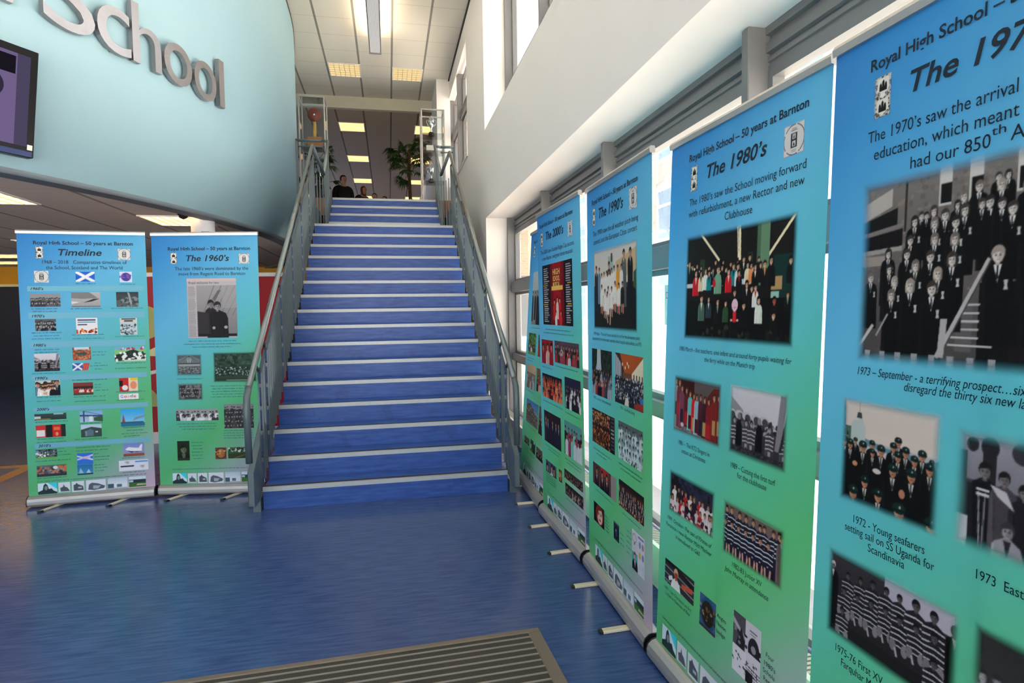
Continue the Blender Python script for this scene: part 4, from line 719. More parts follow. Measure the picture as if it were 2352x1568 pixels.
    for ch, x, k in (('G', .648, 'B'), ('o', .672, 'R'), ('o', .691, 'Y'), ('g', .710, 'B'), ('l', .729, 'E'), ('e', .738, 'R')): T.append((ch, x, .805, x + (.018 if ch != 'l' else .005), .024 if ch != 'g' else .0235, 'b' + k, 'logo_letter'))
    A['tl'] = (T, P, [(.38, 1.698, .51), (.675, 1.693, .785), (.08, 1.508, .25), (.09, 1.488, .24), (.335, 1.506, .55), (.61, 1.506, .84), (.075, 1.326, .275), (.09, 1.303, .25), (.075, 1.28, .27), (.34, 1.305, .56), (.34, 1.276, .55), (.63, 1.285, .83), (.09, 1.198, .25), (.09, 1.177, .24), (.47, 1.17, .56), (.47, 1.145, .55), (.48, 1.083, .52), (.45, 1.062, .565), (.48, 1.036, .53), (.63, 1.075, .83), (.62, 1.035, .84), (.065, 1.017, .28), (.087, .834, .245), (.087, .804, .245), (.325, .955, .565), (.475, .915, .52), (.475, .895, .52), (.475, .87, .56), (.33, .825, .545), (.335, .79, .545), (.62, .85, .82), (.62, .785, .815), (.07, .645, .285), (.08, .514, .255), (.07, .488, .265), (.365, .617, .52), (.325, .495, .555), (.66, .567, .81), (.68, .542, .79), (.645, .518, .83), (.66, .498, .78), (.21, .435, .25), (.21, .41, .275), (.21, .385, .29), (.06, .345, .29), (.065, .213, .255), (.33, .43, .56), (.33, .405, .545), (.45, .375, .48), (.45, .35, .555), (.45, .327, .555), (.45, .287, .525), (.45, .265, .535), (.45, .24, .51), (.64, .325, .8), (.64, .21, .79), (.065, .188, .8)])
    return A
ART = art()
for _k in ART:
    for _t in ART[_k][0]: glyphs(_t[0], 'b' in _t[5], 'i' in _t[5])

INKS = {'y': plain('yellow_print_ink', rgb(236, 206, 110)), 'B': plain('blue_print_ink', rgb(70, 110, 210)), 'R': plain('red_print_ink', rgb(210, 70, 70)), 'Y': plain('amber_print_ink', rgb(230, 180, 60)), 'E': plain('green_print_ink', rgb(60, 160, 80))}
FR = {'00': ((1.985, -.60), (2.012, -1.47), -.025), '90': ((2.018, -1.49), (2.0, -2.36), 0.0), '80': ((1.995, -2.387), (2.015, -3.257), .076), '70': ((2.005, -3.272), (2.005, -4.142), .07), '10': ((2.015, .32), (2.0, -.55), .13), 'tl': ((-1.782, .498), (-.913, .552), .03), '60': ((-.898, .578), (-.068, .448), .03)}
LBL = {'tl': 'roll-up banner headed Timeline with rows of small decade pictures', '60': 'roll-up banner headed The 1960\u2019s standing beside the foot of the stairs', '10': 'roll-up banner half hidden behind the 2000s one, furthest along the window wall', '00': 'roll-up banner headed The 2000\u2019s with a red and black show poster',
       '90': 'roll-up banner headed The 1990\u2019s with a team in white shirts', '80': 'roll-up banner headed The 1980\u2019s with a colour crowd photograph', '70': 'roll-up banner headed The 1970\u2019s cut off by the right edge of the photo'}
def banner(k):
    (x0, y0), (x1, y1), lean = FR[k]; T, P = ART[k][:2]; G = ART[k][2] if len(ART[k]) > 2 else []
    W = math.hypot(x1 - x0, y1 - y0); rz = math.atan2(y1 - y0, x1 - x0)
    root = thing('roll_up_banner', LBL[k], 'banner', ((x0 + x1) / 2, (y0 + y1) / 2, 0), rz, 'roll-up exhibition banners')
    n = math.hypot(lean, 2.1); wy, wz = lean / n, 2.1 / n
    h = W / 2; top = 2.10
    def pt(u, v, off=0.0): return (u - h, wy * v - off * wz, wz * v + off * wy)
    # aluminium cassette: rounded front, flat back
    prof = [(-.034, .014), (-.040, .026), (-.041, .048), (-.034, .068), (-.018, .082), (-.004, .086), (.03, .086), (.044, .074), (.048, .044), (.044, .014)]
    a = 0.0
    base = MB(); base.prism(prof, 'x', -h + .007, h - .007); base.build('cassette', M['alu'], root)
    big = [(y * 1.03, .048 + (z - .048) * 1.03) for y, z in prof]
    for s in (-1, 1):
        c = MB(); c.prism(big, 'x', s * h - (.007 if s > 0 else 0), s * h + (.007 if s < 0 else 0)); c.build('end_cap', M['black'], root)
    for u in (.215, .66):
        f = MB(); x = u * W / .87 - h
        f.prism([(-.018, 0.002), (.018, 0.002), (.018, .010), (.012, .013), (-.012, .013), (-.018, .010)], 'y', -.155, .035)
        f.v = [(x + vx + (vy * .45 if k in ('tl', '60') else vy * -.06), vy, vz) for vx, vy, vz in f.v]; fo = f.build('foot', M['alu_warm'], root)
        e = MB(); e.prism([(-.0185, 0.001), (.0185, 0.001), (.0185, .011), (.012, .0135), (-.012, .0135), (-.0185, .011)], 'y', -.172, -.155)
        e.v = [(x + vx * (1 if vy > -.16 else .6) + (vy * .45 if k in ('tl', '60') else vy * -.06), vy, vz) for vx, vy, vz in e.v]; e.build('foot_cap', M['black'], fo)
    pole = MB(); pole.tube([(0, .03 + wy * .1, .095), (0, .03 + wy * 2.08, wz * 2.085)], .0085); pole.build('support_pole', M['alu'], root)
    tr = MB(); ya, za = wy * top, wz * top
    tr.prism([(ya - .010, za - .022), (ya - .012, za - .004), (ya - .006, za + .006), (ya + .010, za + .006), (ya + .014, za - .004), (ya + .012, za - .022)], 'x', -h + .004, h - .004); rail = tr.build('top_rail', M['alu'], root)
    cl = MB(); cl.box(-.03, .03, ya + .010, ya + .04, za - .01, za + .012); cl.build('pole_clip', M['black'], rail)
    # printed sheet with its own colour run (uv in the print's own frame)
    me = bpy.data.meshes.new('graphic_panel'); nx, ny = 6, 12; vs = []; uvs = []
    for j in range(ny + 1):
        for i in range(nx + 1):
            vs.append(pt(.006 + (W - .012) * i / nx, .082 + (top - .088) * j / ny)); uvs.append((i / nx, j / ny))
    fs = [(j * (nx + 1) + i, j * (nx + 1) + i + 1, (j + 1) * (nx + 1) + i + 1, (j + 1) * (nx + 1) + i) for j in range(ny) for i in range(nx)]
    me.from_pydata(vs, [], fs); ul = me.uv_layers.new(name='uv')
    for lp in me.loops: ul.data[lp.index].uv = uvs[lp.vertex_index]
    me.materials.append(M['banner']); pan = bpy.data.objects.new('graphic_panel', me); COL.objects.link(pan); pan.parent = root
    for i, p in enumerate(P):
        fn, u0, v0, u1, v1, ppm, soft = p[:7]; nm = p[7] if len(p) > 7 else 'printed_photograph'
        c = Cv(u1 - u0, v1 - v0, ppm, seed=i * 37 + ord(k[0]))
        fn(c); img = c.out(); ny, nx = img.shape[:2]
        if fn is p_search: img[:] = 232
        im = img / 255.0; im = np.where(im <= .04045, im / 12.92, ((im + .055) / 1.055) ** 2.4)
        al = np.ones((ny, nx), np.float32)
        if soft:
            d = .036 if fn in (p_stairs70, p_ski) else .026 if (u1 - u0) > .15 else .006
            xx = np.minimum(np.arange(nx), np.arange(nx)[::-1]) / nx * (u1 - u0) / d; yy = np.minimum(np.arange(ny), np.arange(ny)[::-1]) / ny * (v1 - v0) / d
            al = np.clip(np.minimum(xx[None, :], yy[:, None]), 0, 1); al = al * al * (3 - 2 * al)
        uu = u0 + (u1 - u0) * np.arange(nx) / (nx - 1); vv = v1 - (v1 - v0) * np.arange(ny) / (ny - 1); U, V = np.meshgrid(uu, vv); off = .0009
        co = np.stack([U - h, wy * V - off * wz, wz * V + off * wy], -1).reshape(-1, 3)
        idx = np.arange(nx * ny).reshape(ny, nx); q = np.stack([idx[1:, :-1], idx[1:, 1:], idx[:-1, 1:], idx[:-1, :-1]], -1).reshape(-1, 4)
        m = bpy.data.meshes.new(nm); m.vertices.add(nx * ny); m.vertices.foreach_set('co', co.astype(np.float32).ravel())
        m.loops.add(q.size); m.loops.foreach_set('vertex_index', q.astype(np.int32).ravel()); m.polygons.add(len(q)); m.polygons.foreach_set('loop_start', np.arange(0, q.size, 4, dtype=np.int32)); m.update(calc_edges=True)
        ca = m.attributes.new('print', 'FLOAT_COLOR', 'POINT'); ca.data.foreach_set('color', np.concatenate([im.reshape(-1, 3), al.reshape(-1, 1)], 1).astype(np.float32).ravel())
        m.materials.append(M['print_soft' if soft else 'print']); o = bpy.data.objects.new(nm, m); COL.objects.link(o); o.parent = pan
    groups = {}
    for t in T:
        s, u0, v, u1, cap, st = t[:6]; nm = t[6] if len(t) > 6 else 'caption_text'
        vs, fs = glyphs(s, 'b' in st, 'i' in st); xa = min(q[0] for q in vs); xb = max(q[0] for q in vs)
        kx = (u1 - u0) / (xb - xa); ky = cap / CAPH; ink = next((INKS[q] for q in st if q in INKS), M['ink'])
        mb = MB(); mb.add([pt(u0 + (q[0] - xa) * kx, v + q[1] * ky, .0018) for q in vs], fs); mb.build(nm, ink, pan)
    if G:
        rr = random.Random(5)
        for u0, v, u1 in G:
            mb = MB(); u = u0
            while u < u1 - .004:
                wl = min(rr.uniform(.012, .042), u1 - u); x = u
                while x < u + wl:
                    hh = rr.uniform(.0035, .0075); d = rr.uniform(.0018, .004); mb.add([pt(x, v, .0018), pt(x + d, v, .0018), pt(x + d, v + hh, .0018), pt(x, v + hh, .0018)], [(0, 1, 2, 3)]); x += d + .0016
                u += wl + .007
            mb.build('caption_line', M['ink_soft'], pan)
for _k in FR: banner(_k)
# ------------------------------------------------------------------ building shell
SW0 = 1.846
ZC, ZF, ZL = 6.117, 5.872, 2.49           # stair-hall ceiling, upper-room ceiling, lower ceiling
DC, DR = Vector((-10.35, 5.0)), 9.905     # curved wall (centre, radius)
WX = 2.25                                 # inner face of the window wall
def drum(s, z, d=0.0):
    a = s / DR; r = DR + d
    return (DC.x + r * math.cos(a), DC.y + r * math.sin(a), z)

b = MB(); b.box(-22, 2.72, -9, 24, -.2, 0); struct(b.build('floor', M['floor']))
b = MB(); b.box(-1.5, 2.25, 5.47, 24, 3.02, 3.3); struct(b.build('floor_upper', plain('brown_upper_floor', rgb(128, 96, 70), .6)))
b = MB(); b.box(.0, SW0, 3.77, 4.72, 2.5, 2.64); struct(b.build('floor_landing', M['stair']))
b = MB(); b.box(-22, 2.72, -9, 8.98, ZC, ZC + .25); struct(b.build('ceiling', M['ceil_up']))
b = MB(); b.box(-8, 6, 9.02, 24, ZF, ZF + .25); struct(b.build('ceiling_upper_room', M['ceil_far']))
b = MB(); b.box(-8, 6, 8.94, 9.06, ZF - .003, ZC + .01); struct(b.build('trim_1', plain('bulkhead_paint', rgb(206, 200, 180), .8)))
# curved wall with its grey lower rim
b = MB(); S0, S1, N = -17.0, 10.0, 160
for i in range(N):
    a, c = S0 + (S1 - S0) * i / N, S0 + (S1 - S0) * (i + 1) / N
    k = len(b.v); b.v += [drum(a, 2.50), drum(c, 2.50), drum(c, ZC), drum(a, ZC), drum(a, 2.50, -.12), drum(c, 2.50, -.12), drum(c, ZC, -.12), drum(a, ZC, -.12)]
    b.f += [(k, k + 1, k + 2, k + 3), (k + 5, k + 4, k + 7, k + 6), (k + 4, k + 5, k + 1, k)]; b.sm += [True, True, False]
struct(b.build('wall_left', M['drum']))
b = MB()
for i in range(N):
    a, c = S0 + (S1 - S0) * i / N, S0 + (S1 - S0) * (i + 1) / N
    k = len(b.v); b.v += [drum(a, 2.46, .004), drum(c, 2.46, .004), drum(c, 2.502, .004), drum(a, 2.502, .004), drum(a, 2.46, -.16), drum(c, 2.46, -.16), drum(a, 2.51, -.16), drum(c, 2.51, -.16)]
    b.f += [(k, k + 1, k + 2, k + 3), (k + 4, k + 5, k + 1, k), (k + 6, k + 7, k + 5, k + 4)]; b.sm += [True, False, True]
struct(b.build('trim_2', M['trim_grey']))
b = MB()
for i in range(N):
    a, c = S0 + (S1 - S0) * i / N, S0 + (S1 - S0) * (i + 1) / N
    k = len(b.v); b.v += [drum(a, ZC - .028, .006), drum(c, ZC - .028, .006), drum(c, ZC, .006), drum(a, ZC, .006)]; b.f += [(k, k + 1, k + 2, k + 3)]; b.sm += [True]
struct(b.build('shadow_gap_left', M['gap_shade']))  # dark strip stands in for the shade in the wall-to-ceiling gap
# ceiling under the curved wall
b = MB(); ring = [drum(S0 + (S1 - S0) * i / N, ZL, -.10) for i in range(N + 1)] + [(-22, 14, ZL), (-22, -6, ZL)]
b.add(ring + [(x, y, ZL + .1) for x, y, z in ring], [tuple(range(len(ring)))[::-1], tuple(range(len(ring), 2 * len(ring)))]); struct(b.build('ceiling_lower', M['ceil_low']))
# back of the lower hall: navy partition below, mustard wall above
b = MB(); b.box(-22, 2.2, 9.6, 9.8, 2.08, 3.02); struct(b.build('wall_back', M['yellow']))
b = MB(); b.box(-22, 2.2, 9.58, 9.8, 0, 2.08); struct(b.build('wall_back_lower', M['navy']))
b = MB(); b.box(-22, 2.2, 9.56, 9.62, 2.08, 2.13); struct(b.build('trim_4', M['cream']))
# window wall: spandrel band, pier, head and sill round the landing window, column
b = MB()
b.box(WX, 2.72, -9, 3.333, 2.69, 3.846)
b.box(WX, 2.72, -9, 3.333, 6.0, ZC + .02)
b.box(WX, 2.72, 3.333, 5.05, 0, ZC + .02)
b.box(WX, 2.55, 5.05, 9.0, 0, 3.93); b.box(WX, 2.55, 5.05, 9.0, 5.77, ZC + .02); b.box(WX, 2.55, 8.6, 24, 0, ZC + .02)
struct(b.build('wall_right', M['white']))
b = MB(); b.box(1.99, 2.26, 7.66, 9.0, 3.3, ZC); struct(b.build('wall_right_column', M['white']))
b = MB(); b.box(WX - .022, 2.30, 5.0, 8.6, 3.93, 3.965); struct(b.build('trim_5', M['white']))
b = MB(); b.box(WX - .006, WX + .02, 5.05, 7.66, 5.745, 5.775); struct(b.build('trim_6', M['white']))
b = MB(); b.box(WX - .022, WX + .001, 3.4, 7.66, ZC - .03, ZC); struct(b.build('shadow_gap_right', M['gap_shade']))  # shade of the gap under the ceiling, set as a dark strip
b = MB(); b.box(-22, -21.8, -9, 24, 0, ZC); struct(b.build('wall_far_left', M['white']))
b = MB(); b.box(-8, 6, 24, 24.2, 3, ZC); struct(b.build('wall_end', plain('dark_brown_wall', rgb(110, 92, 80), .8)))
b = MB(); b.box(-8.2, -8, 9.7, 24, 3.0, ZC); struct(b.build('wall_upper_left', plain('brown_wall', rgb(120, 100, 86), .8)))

def pane(name, pts, parent):
    b = MB(); b.add(pts, [(0, 1, 2, 3)]); return b.build(name, M['glass'], parent)
def window_strip(nm, ys, z0, z1, trans, head=0.0, dx=0.0):
    """glazing along the wall: mullions at ys, transom bars, one frame and pane per bay"""
    w_ = bpy.data.objects.new(nm, None); COL.objects.link(w_); struct(w_)
    for y in ys:
        m = MB(); m.box(2.532 + dx, 2.69 + dx, y - .027, y + .027, z0, z1); bevel(m.build('mullion', M['frame'], w_), .004, 1)
    if head > .1:
        pr = [(2.617, 0), (2.617, -.035), (2.640, -.038), (2.640, -.066), (2.620, -.070), (2.620, -.112), (2.642, -.116), (2.642, -.126), (2.630, -.130), (2.630, -.150), (2.640, -.153), (2.640, -.165), (2.632, -.168), (2.632, -.19), (2.70, -.19), (2.70, 0)]
        m = MB(); m.prism([(x + dx, z1 + z) for x, z in pr], 'y', ys[0], ys[-1]); m.build('head_frame', M['frame'], w_)
    zt = z1 - head
    for y0, y1 in zip(ys[:-1], ys[1:]):
        lv = [z0] + [t for tt in trans for t in tt] + [zt]
        for za, zb in trans:
            m = MB(); m.box(2.575 + dx, 2.69 + dx, y0 + .027, y1 - .027, za, zb); bevel(m.build('transom', M['frame'], w_), .004, 1)
        for za, zb in zip(lv[0::2], lv[1::2]):
            f = .035
            m = MB()
            for bx in ((y0 + .027, y0 + .027 + f, za, zb), (y1 - .027 - f, y1 - .027, za, zb), (y0 + .027 + f, y1 - .027 - f, za, za + f), (y0 + .027 + f, y1 - .027 - f, zb - f, zb)): m.box(2.63 + dx, 2.69 + dx, *bx)
            fr = m.build('sash', M['frame'], w_)
            pane('glass_pane', [(2.67 + dx, y0 + .05, za), (2.67 + dx, y1 - .05, za), (2.67 + dx, y1 - .05, zb), (2.67 + dx, y0 + .05, zb)], fr)
    return w_
YS = [3.30 - 1.823 * i for i in range(7)][::-1]
window_strip('window_1', YS, 0.03, 2.69, [(.78, .87), (1.69, 1.83)], .19)
window_strip('window_2', YS, 3.846, 6.0, [(4.36, 4.46)])
window_strip('window_3', [5.09, 6.45, 7.86, 8.57], 3.965, 5.77, [(4.94, 5.07)], .06, -.27)
# low convector casing with a ridged top along the glass
t_ = thing('convector_casing', 'low white heater casing with ridged top running along the foot of the windows', 'heater', (2.3, -2.8, 0))
t_.location = (0, 0, 0)
b = MB(); b.box(2.245, 2.345, -8.9, 3.32, .03, .235); b.build('casing', M['white'], t_)
b = MB(); b.box(2.262, 2.35, -8.9, 3.32, .235, .245); b.build('grille', M['grille'], t_)
b = MB(); b.box(2.238, 2.262, -8.9, 3.32, .225, .25); b.build('front_lip', M['white'], t_)
# front of the hall, behind the camera: glazed entrance screen
b = MB(); b.box(-22, 2.6, -9.2, -9, 0, .3); b.box(-22, 2.6, -9.2, -9, 2.5, ZC); b.box(-22, -15, -9.2, -9, 0, 2.5); struct(b.build('wall_front', M['white']))
w4 = bpy.data.objects.new('window_4', None); COL.objects.link(w4); struct(w4)
for i in range(8):
    x = -15 + 17.6 * i / 7
    m = MB(); m.box(x - .04, x + .04, -9.16, -9.04, .3, 2.5); m.build('mullion', M['frame'], w4)
for z0, z1 in ((.3, 2.5),): pane('glass_pane', [(-15, -9.1, z0), (2.6, -9.1, z0), (2.6, -9.1, z1), (-15, -9.1, z1)], w4)

# ------------------------------------------------------------------ staircase
RI, GO, SW = .165, .25, 1.846
stair = thing('staircase', 'straight flight of blue vinyl stairs with pale metal nosings leading to the upper floor', 'stairs', (SW / 2, 0, 0))
stair.location = (0, 0, 0)
def step(n, y, x0, x1, dep):
    z = n * RI
    m = MB(); m.box(x0, x1, y, y + dep, z - RI, z); so_ = m.build('step', M['stair'], stair)
    m = MB(); m.prism([(y - .006, z - .030), (y, z - .030), (y, z), (y + .012, z), (y + .012, z + .003), (y - .006, z + .003)], 'x', x0, x1); m.build('nosing', M['nosing'], so_)
    m = MB(); m.prism([(y + .012, z), (y + .055, z), (y + .055, z + .0022), (y + .012, z + .0022)], 'x', x0, x1); m.build('grip_strip', M['nosing_dark'], so_)
for n in range(1, 17): step(n, (n - 1) * GO, 0, SW, .25 if n < 16 else .04)
for n in range(17, 21): step(n, 4.703 + (n - 17) * GO, .097, SW - .085, .25 if n < 20 else .04)
# sloping soffit plates closing the underside
m = MB(); m.add([(.01, .0, 0), (SW - .01, .0, 0), (SW - .01, 4.0, 2.5), (.01, 4.0, 2.5), (.01, .3, 0), (SW - .01, .3, 0), (SW - .01, 4.0, 2.42), (.01, 4.0, 2.42)], [(0, 3, 2, 1), (4, 5, 6, 7), (0, 4, 7, 3), (1, 2, 6, 5)]); m.build('underside', M['rail'], stair)

def balustrade(side):
    L = side == 'l'
    q = (lambda x: x) if L else (lambda x: SW - x)          # mirrored about the flight
    root = thing('stair_balustrade', 'grey-green steel balustrade on the %s side of the stairs, beside %s' % (('left', 'the curved wall') if L else ('right', 'the window wall')), 'railing', (0, 0, 0), 0, 'stair balustrades')
    XO, XI = -.03, .072
    sl = .66
    # channel stringer: vertical cut end, then up the pitch
    def sweep(name, x0, x1, prof):
        m = MB(); n = len(prof); m.add([(q(x0), y, z) for y, z in prof] + [(q(x1), y, z) for y, z in prof], [(i, (i + 1) % n, n + (i + 1) % n, n + i) for i in range(n)] + [tuple(range(n)), tuple(range(n, 2 * n))[::-1]]); return bevel(m.build(name, M['rail'], root), .004, 1)
    sweep('stringer', -.055, -.012, [(-.21, .09), (-.21, .335), (3.72, .335 + 3.93 * sl), (4.75, .335 + 3.93 * sl), (4.75, 2.62), (3.72, 2.62), (-.06, .09)])
    m = MB(); m.box(min(q(-.06), q(-.008)), max(q(-.06), q(-.008)), -.05, .12, 0, .10); m.build('base_plate', M['rail'], root)
    # handrail tube with dropped end, kink at the landing and return along the upper floor
    if L: pts = [(XO, -.255, .415), (XO, -.275, .80), (XO, -.262, .875), (XO, -.20, .935), (XO, 4.05, 3.755), (XI, 4.43, 3.44), (XI, 5.23, 4.135), (-.02, 5.32, 4.16), (-.42, 5.40, 4.175)]
    else: pts = [(XO, -.235, .425), (XO, -.24, .79), (XO, -.225, .87), (XO, -.165, .925), (XO, 4.26, 3.785), (XI + .008, 4.52, 3.505), (XI + .008, 5.62, 4.24), (-.02, 5.66, 4.23), (-.25, 5.66, 4.24)]
    P3 = [Vector((q(x), y, z)) for x, y, z in pts]
    t = MB(); t.tube(P3[:4], .0235, 12); t.build('handrail_drop', M['rail'], root)
    for i in range(3, len(P3) - 1):
        t = MB(); t.tube([P3[i], P3[i + 1]], .0225, 12); t.build('handrail', M['tube'] if i in (3, 5) else M['rail'], root)
    up = P3[-1]
    t = MB(); t.tube([up + Vector((0, 0, -.09)), P3[-2] + Vector((0, 0, -.09))], .012, 8); t.build('guard_bar', M['rail'], root)
    t = MB(); px = q(-.42) if L else q(-.25); t.box(px - .018, px + .018, pts[-1][1] - .02, pts[-1][1] + .02, 2.62, pts[-1][2] + .02); t.build('guard_post', M['rail'], root)
    # panels of close-set flat bars between posts
    g0 = .30
    edges = [.05] + [g0 + .744 * k for k in range(5)] + [3.95]
    pitch = lambda y: .165 + sl * y
    hr = lambda y: (.935 + (y + .20) * .6635) if L else (.925 + (y + .165) * .6463)
    xa, xb = sorted((q(-.0125), q(-.0035)))
    def slope_box(m, x0, x1, a, c, f0, f1):
        m.add([(x, y, f(y)) for x in (x0, x1) for y in (a, c) for f in (f0, f1)], [(0, 1, 3, 2), (4, 6, 7, 5), (0, 4, 5, 1), (2, 3, 7, 6), (1, 5, 7, 3), (0, 2, 6, 4)])
    for y0, y1 in zip(edges[:-1], edges[1:]):
        a, c = y0 + .040, y1 - .040
        m = MB(); slope_box(m, xa, xb, a, c, lambda y: hr(y) - .135, lambda y: hr(y) - .07); m.build('panel_rail', M['rail'], root)
        n = max(2, int(round((c - a) / .085)))
        for i in range(n):
            y = a + (c - a) * (i + .5) / n
            m = MB(); m.box(xa - .004, xb + .004, y - .005, y + .005, pitch(y) - .05, hr(y) - .10); m.build('baluster', M['rail'], root)
    for y in edges:
        m = MB(); slope_box(m, xa, xb, y - .032, y + .032, lambda t: pitch(t) - .04, lambda t: hr(t) - .07); po = m.build('post_plate', M['rail_gloss'], root)
        m = MB(); m.tube([(q(-.0085), y, hr(y) - .09), (q(-.03), y, hr(y) - .012)], .009, 8); m.build('bracket', M['black'], po)
    # upper flight infill
    ya, yb = 4.50, (5.24 if L else 5.62)
    h2 = lambda y: 3.44 + (y - 4.43) * .869 if L else 3.505 + (y - 4.52) * .668
    n = 7
    for i in range(n):
        y = ya + (yb - ya) * i / (n - 1); m = MB(); xa, xb = q(.066), q(.078); m.box(min(xa, xb), max(xa, xb), y - .005, y + .005, 2.66 + max(0, (y - 4.7)) * .66, h2(y) - .02); m.build('baluster', M['rail'], root)
    sweep('stringer', .055, .092, [(4.6, 2.6), (4.6, 2.86), (5.46, 3.44), (5.46, 3.2)])
    m = MB(); xa, xb = q(-.045), q(-.015)
    for i in range(5):
        y = 4.08 + .15 * i; xx = q(-.03 + (.10 * (i / 4.0)))
        m = MB(); m.box(xx - .006, xx + .006, y - .005, y + .005, 2.64, 3.40); m.build('baluster', M['rail'], root)
balustrade('l'); balustrade('r')

# ------------------------------------------------------------------ entrance mat
mt = thing('entrance_mat', 'ribbed grey entrance mat in a bronze metal frame set in the blue floor', 'mat', (0, 0, 0))
ang = .037; cx, cy = 1.576, -2.061
def rot(x, y, z): return (cx + x * math.cos(ang) - y * math.sin(ang), cy + x * math.sin(ang) + y * math.cos(ang), z)
def mbox(x0, x1, y0, y1, z0, z1):
    m = MB(); m.box(x0, x1, y0, y1, z0, z1); m.v = [rot(*v) for v in m.v]; return m
LX, LY, FW_ = -2.3, -1.9, .055
m = MB()
for bx in ((LX, 0, -FW_ * .55, 0), (LX, 0, LY, LY + FW_), (LX, LX + FW_, LY + FW_, -FW_ * .55), (-FW_, 0, LY + FW_, -FW_ * .55)):
    mm = mbox(*bx, .001, .009); m.add(mm.v, mm.f)
bevel(m.build('frame', M['bronze'], mt), .003, 1)
mbox(LX + FW_, -FW_, LY + FW_, -FW_ * .55, .001, .0045).build('carpet', M['carpet'], mt)
m = MB(); y = -.062
while y > LY + FW_:
    mm = mbox(LX + FW_, -FW_, y - .005, y + .004, .0045, .0075); m.add(mm.v, mm.f); y -= .0445
m.build('metal_strips', M['strip'], mt)
# tan inlaid lines in the floor at the far left
b = MB(); b.box(-5.5, -2.44, 1.895, 1.995, .0002, .0016); b.box(-2.57, -2.44, -.6, 1.895, .0002, .0016)
tag(b.build('floor_inlay', M['tan']), 'tan strips inlaid in the dark floor left of the Timeline banner', 'floor marking')
# ------------------------------------------------------------------ lower hall: red display board, column, lights
bd = thing('display_board', 'red display board with pale leaf shapes standing behind the two left banners', 'board', (-.9, 2.74, 0))
def bbox_(nm, m, x0, x1, y0, y1, z0, z1, par=bd, loc=(-.9, 2.74, 0)):
    b = MB(); b.box(x0 - loc[0], x1 - loc[0], y0 - loc[1], y1 - loc[1], z0 - loc[2], z1 - loc[2]); return b.build(nm, m, par)
bbox_('panel', M['red'], -1.86, -.26, 2.725, 2.765, .13, 1.88)
bbox_('top_trim', M['pipe'], -1.88, -.24, 2.715, 2.775, 1.88, 1.925); bbox_('plinth', M['pipe'], -1.88, -.24, 2.71, 2.78, 0, .13)
def shape(nm, m, pts, y=2.723):
    b = MB(); n = len(pts); v = [(x + .9, y - 2.74 - .002, z) for x, z in pts] + [(x + .9, y - 2.74 + .004, z) for x, z in pts]
    b.add(v, [tuple(range(n))[::-1], tuple(range(n, 2 * n))] + [(i, (i + 1) % n, n + (i + 1) % n, n + i) for i in range(n)]); b.build(nm, m, bd)
shape('circle_shape', M['leaf'], [(-1.74 + .19 * math.cos(a * PI / 12), 1.37 + .19 * math.sin(a * PI / 12)) for a in range(-12, 13)][::-1])
shape('leaf_shape', M['cream'], [(-1.8, 1.0), (-1.48, .98), (-1.48, 1.2), (-1.56, 1.13), (-1.7, 1.06)])
shape('wave_shape', M['pipe'], [(-1.8, .80), (-1.62, .84), (-1.48, .92), (-1.48, .88), (-1.62, .80), (-1.8, .76)])
shape('small_leaf_shape', M['leaf'], [(-1.74, .42), (-1.58, .42), (-1.62, .52), (-1.68, .6), (-1.74, .64)])
cl_ = MB(); cl_.lathe([(.118, 0), (.118, 2.488)], (-1.015, 2.45, 0), 28); tag(cl_.build('column', M['pipe']), 'round white column rising behind the 1960s banner to the low ceiling', 'column')
cam_ = thing('dome_camera', 'small dark dome camera on the low ceiling beside the white column', 'camera', (-1.10, 2.10, ZL))
b = MB(); b.lathe([(.0, 0), (.055, 0), (.055, -.02), (.0, -.02)], (0, 0, 0), 16); b.build('mount', M['tv_bezel'], cam_); b = MB(); b.lathe([(.045, -.02), (.04, -.04), (.02, -.055), (.0, -.06)], (0, 0, 0), 16); b.build('dome', M['black'], cam_)

def ceiling_light(x0, x1, y0, y1, z, label, mat, grp, nb=3, bars=True):
    t = thing('ceiling_light', label, 'light', ((x0 + x1) / 2, (y0 + y1) / 2, z), 0, grp); w2, d2 = (x1 - x0) / 2, (y1 - y0) / 2
    m = MB()
    for bx in ((-w2, w2, -d2, -d2 + .02), (-w2, w2, d2 - .02, d2), (-w2, -w2 + .02, -d2 + .02, d2 - .02), (w2 - .02, w2, -d2 + .02, d2 - .02)): m.box(*bx, -.012, .001)
    m.build('frame', M['white'], t)
    m = MB(); m.box(-w2 + .02, w2 - .02, -d2 + .02, d2 - .02, -.004, .0); m.build('diffuser', mat, t)
    if bars:
        m = MB()
        for i in range(1, 2 * nb): x = -w2 + .02 + (2 * w2 - .04) * i / (2 * nb); m.box(x - .004, x + .004, -d2 + .02, d2 - .02, -.011, -.004)
        for i in range(1, 6): y = -d2 + (2 * d2) * i / 6; m.box(-w2 + .02, w2 - .02, y - .0035, y + .0035, -.011, -.004)
        m.build('louvre', M['alu_warm'], t)
    return t
G1, G2, G3 = 'recessed lights over the stairs', 'recessed lights in the upper room', 'recessed lights in the low ceiling'
ceiling_light(-.075, .525, 7.17, 7.81, ZC, 'square louvred light in the high ceiling over the stairs, on the left', M['light_dim'], G1)
ceiling_light(1.115, 1.705, 7.20, 7.83, ZC, 'square louvred light in the high ceiling over the stairs, near the window wall', M['light_dim'], G1)
for nm, x0, x1 in (('left', -.115, .49), ('right', 1.655, 2.245)):
    for k, (y, od) in enumerate(((9.93, 'nearest'), (12.93, 'second'), (15.88, 'third'), (18.88, 'furthest'))):
        ceiling_light(x0, x1, y, y + .70, ZF, '%s glowing light of the %s row in the dim upper room ceiling' % (od, nm), M['light'], G2, bars=False)
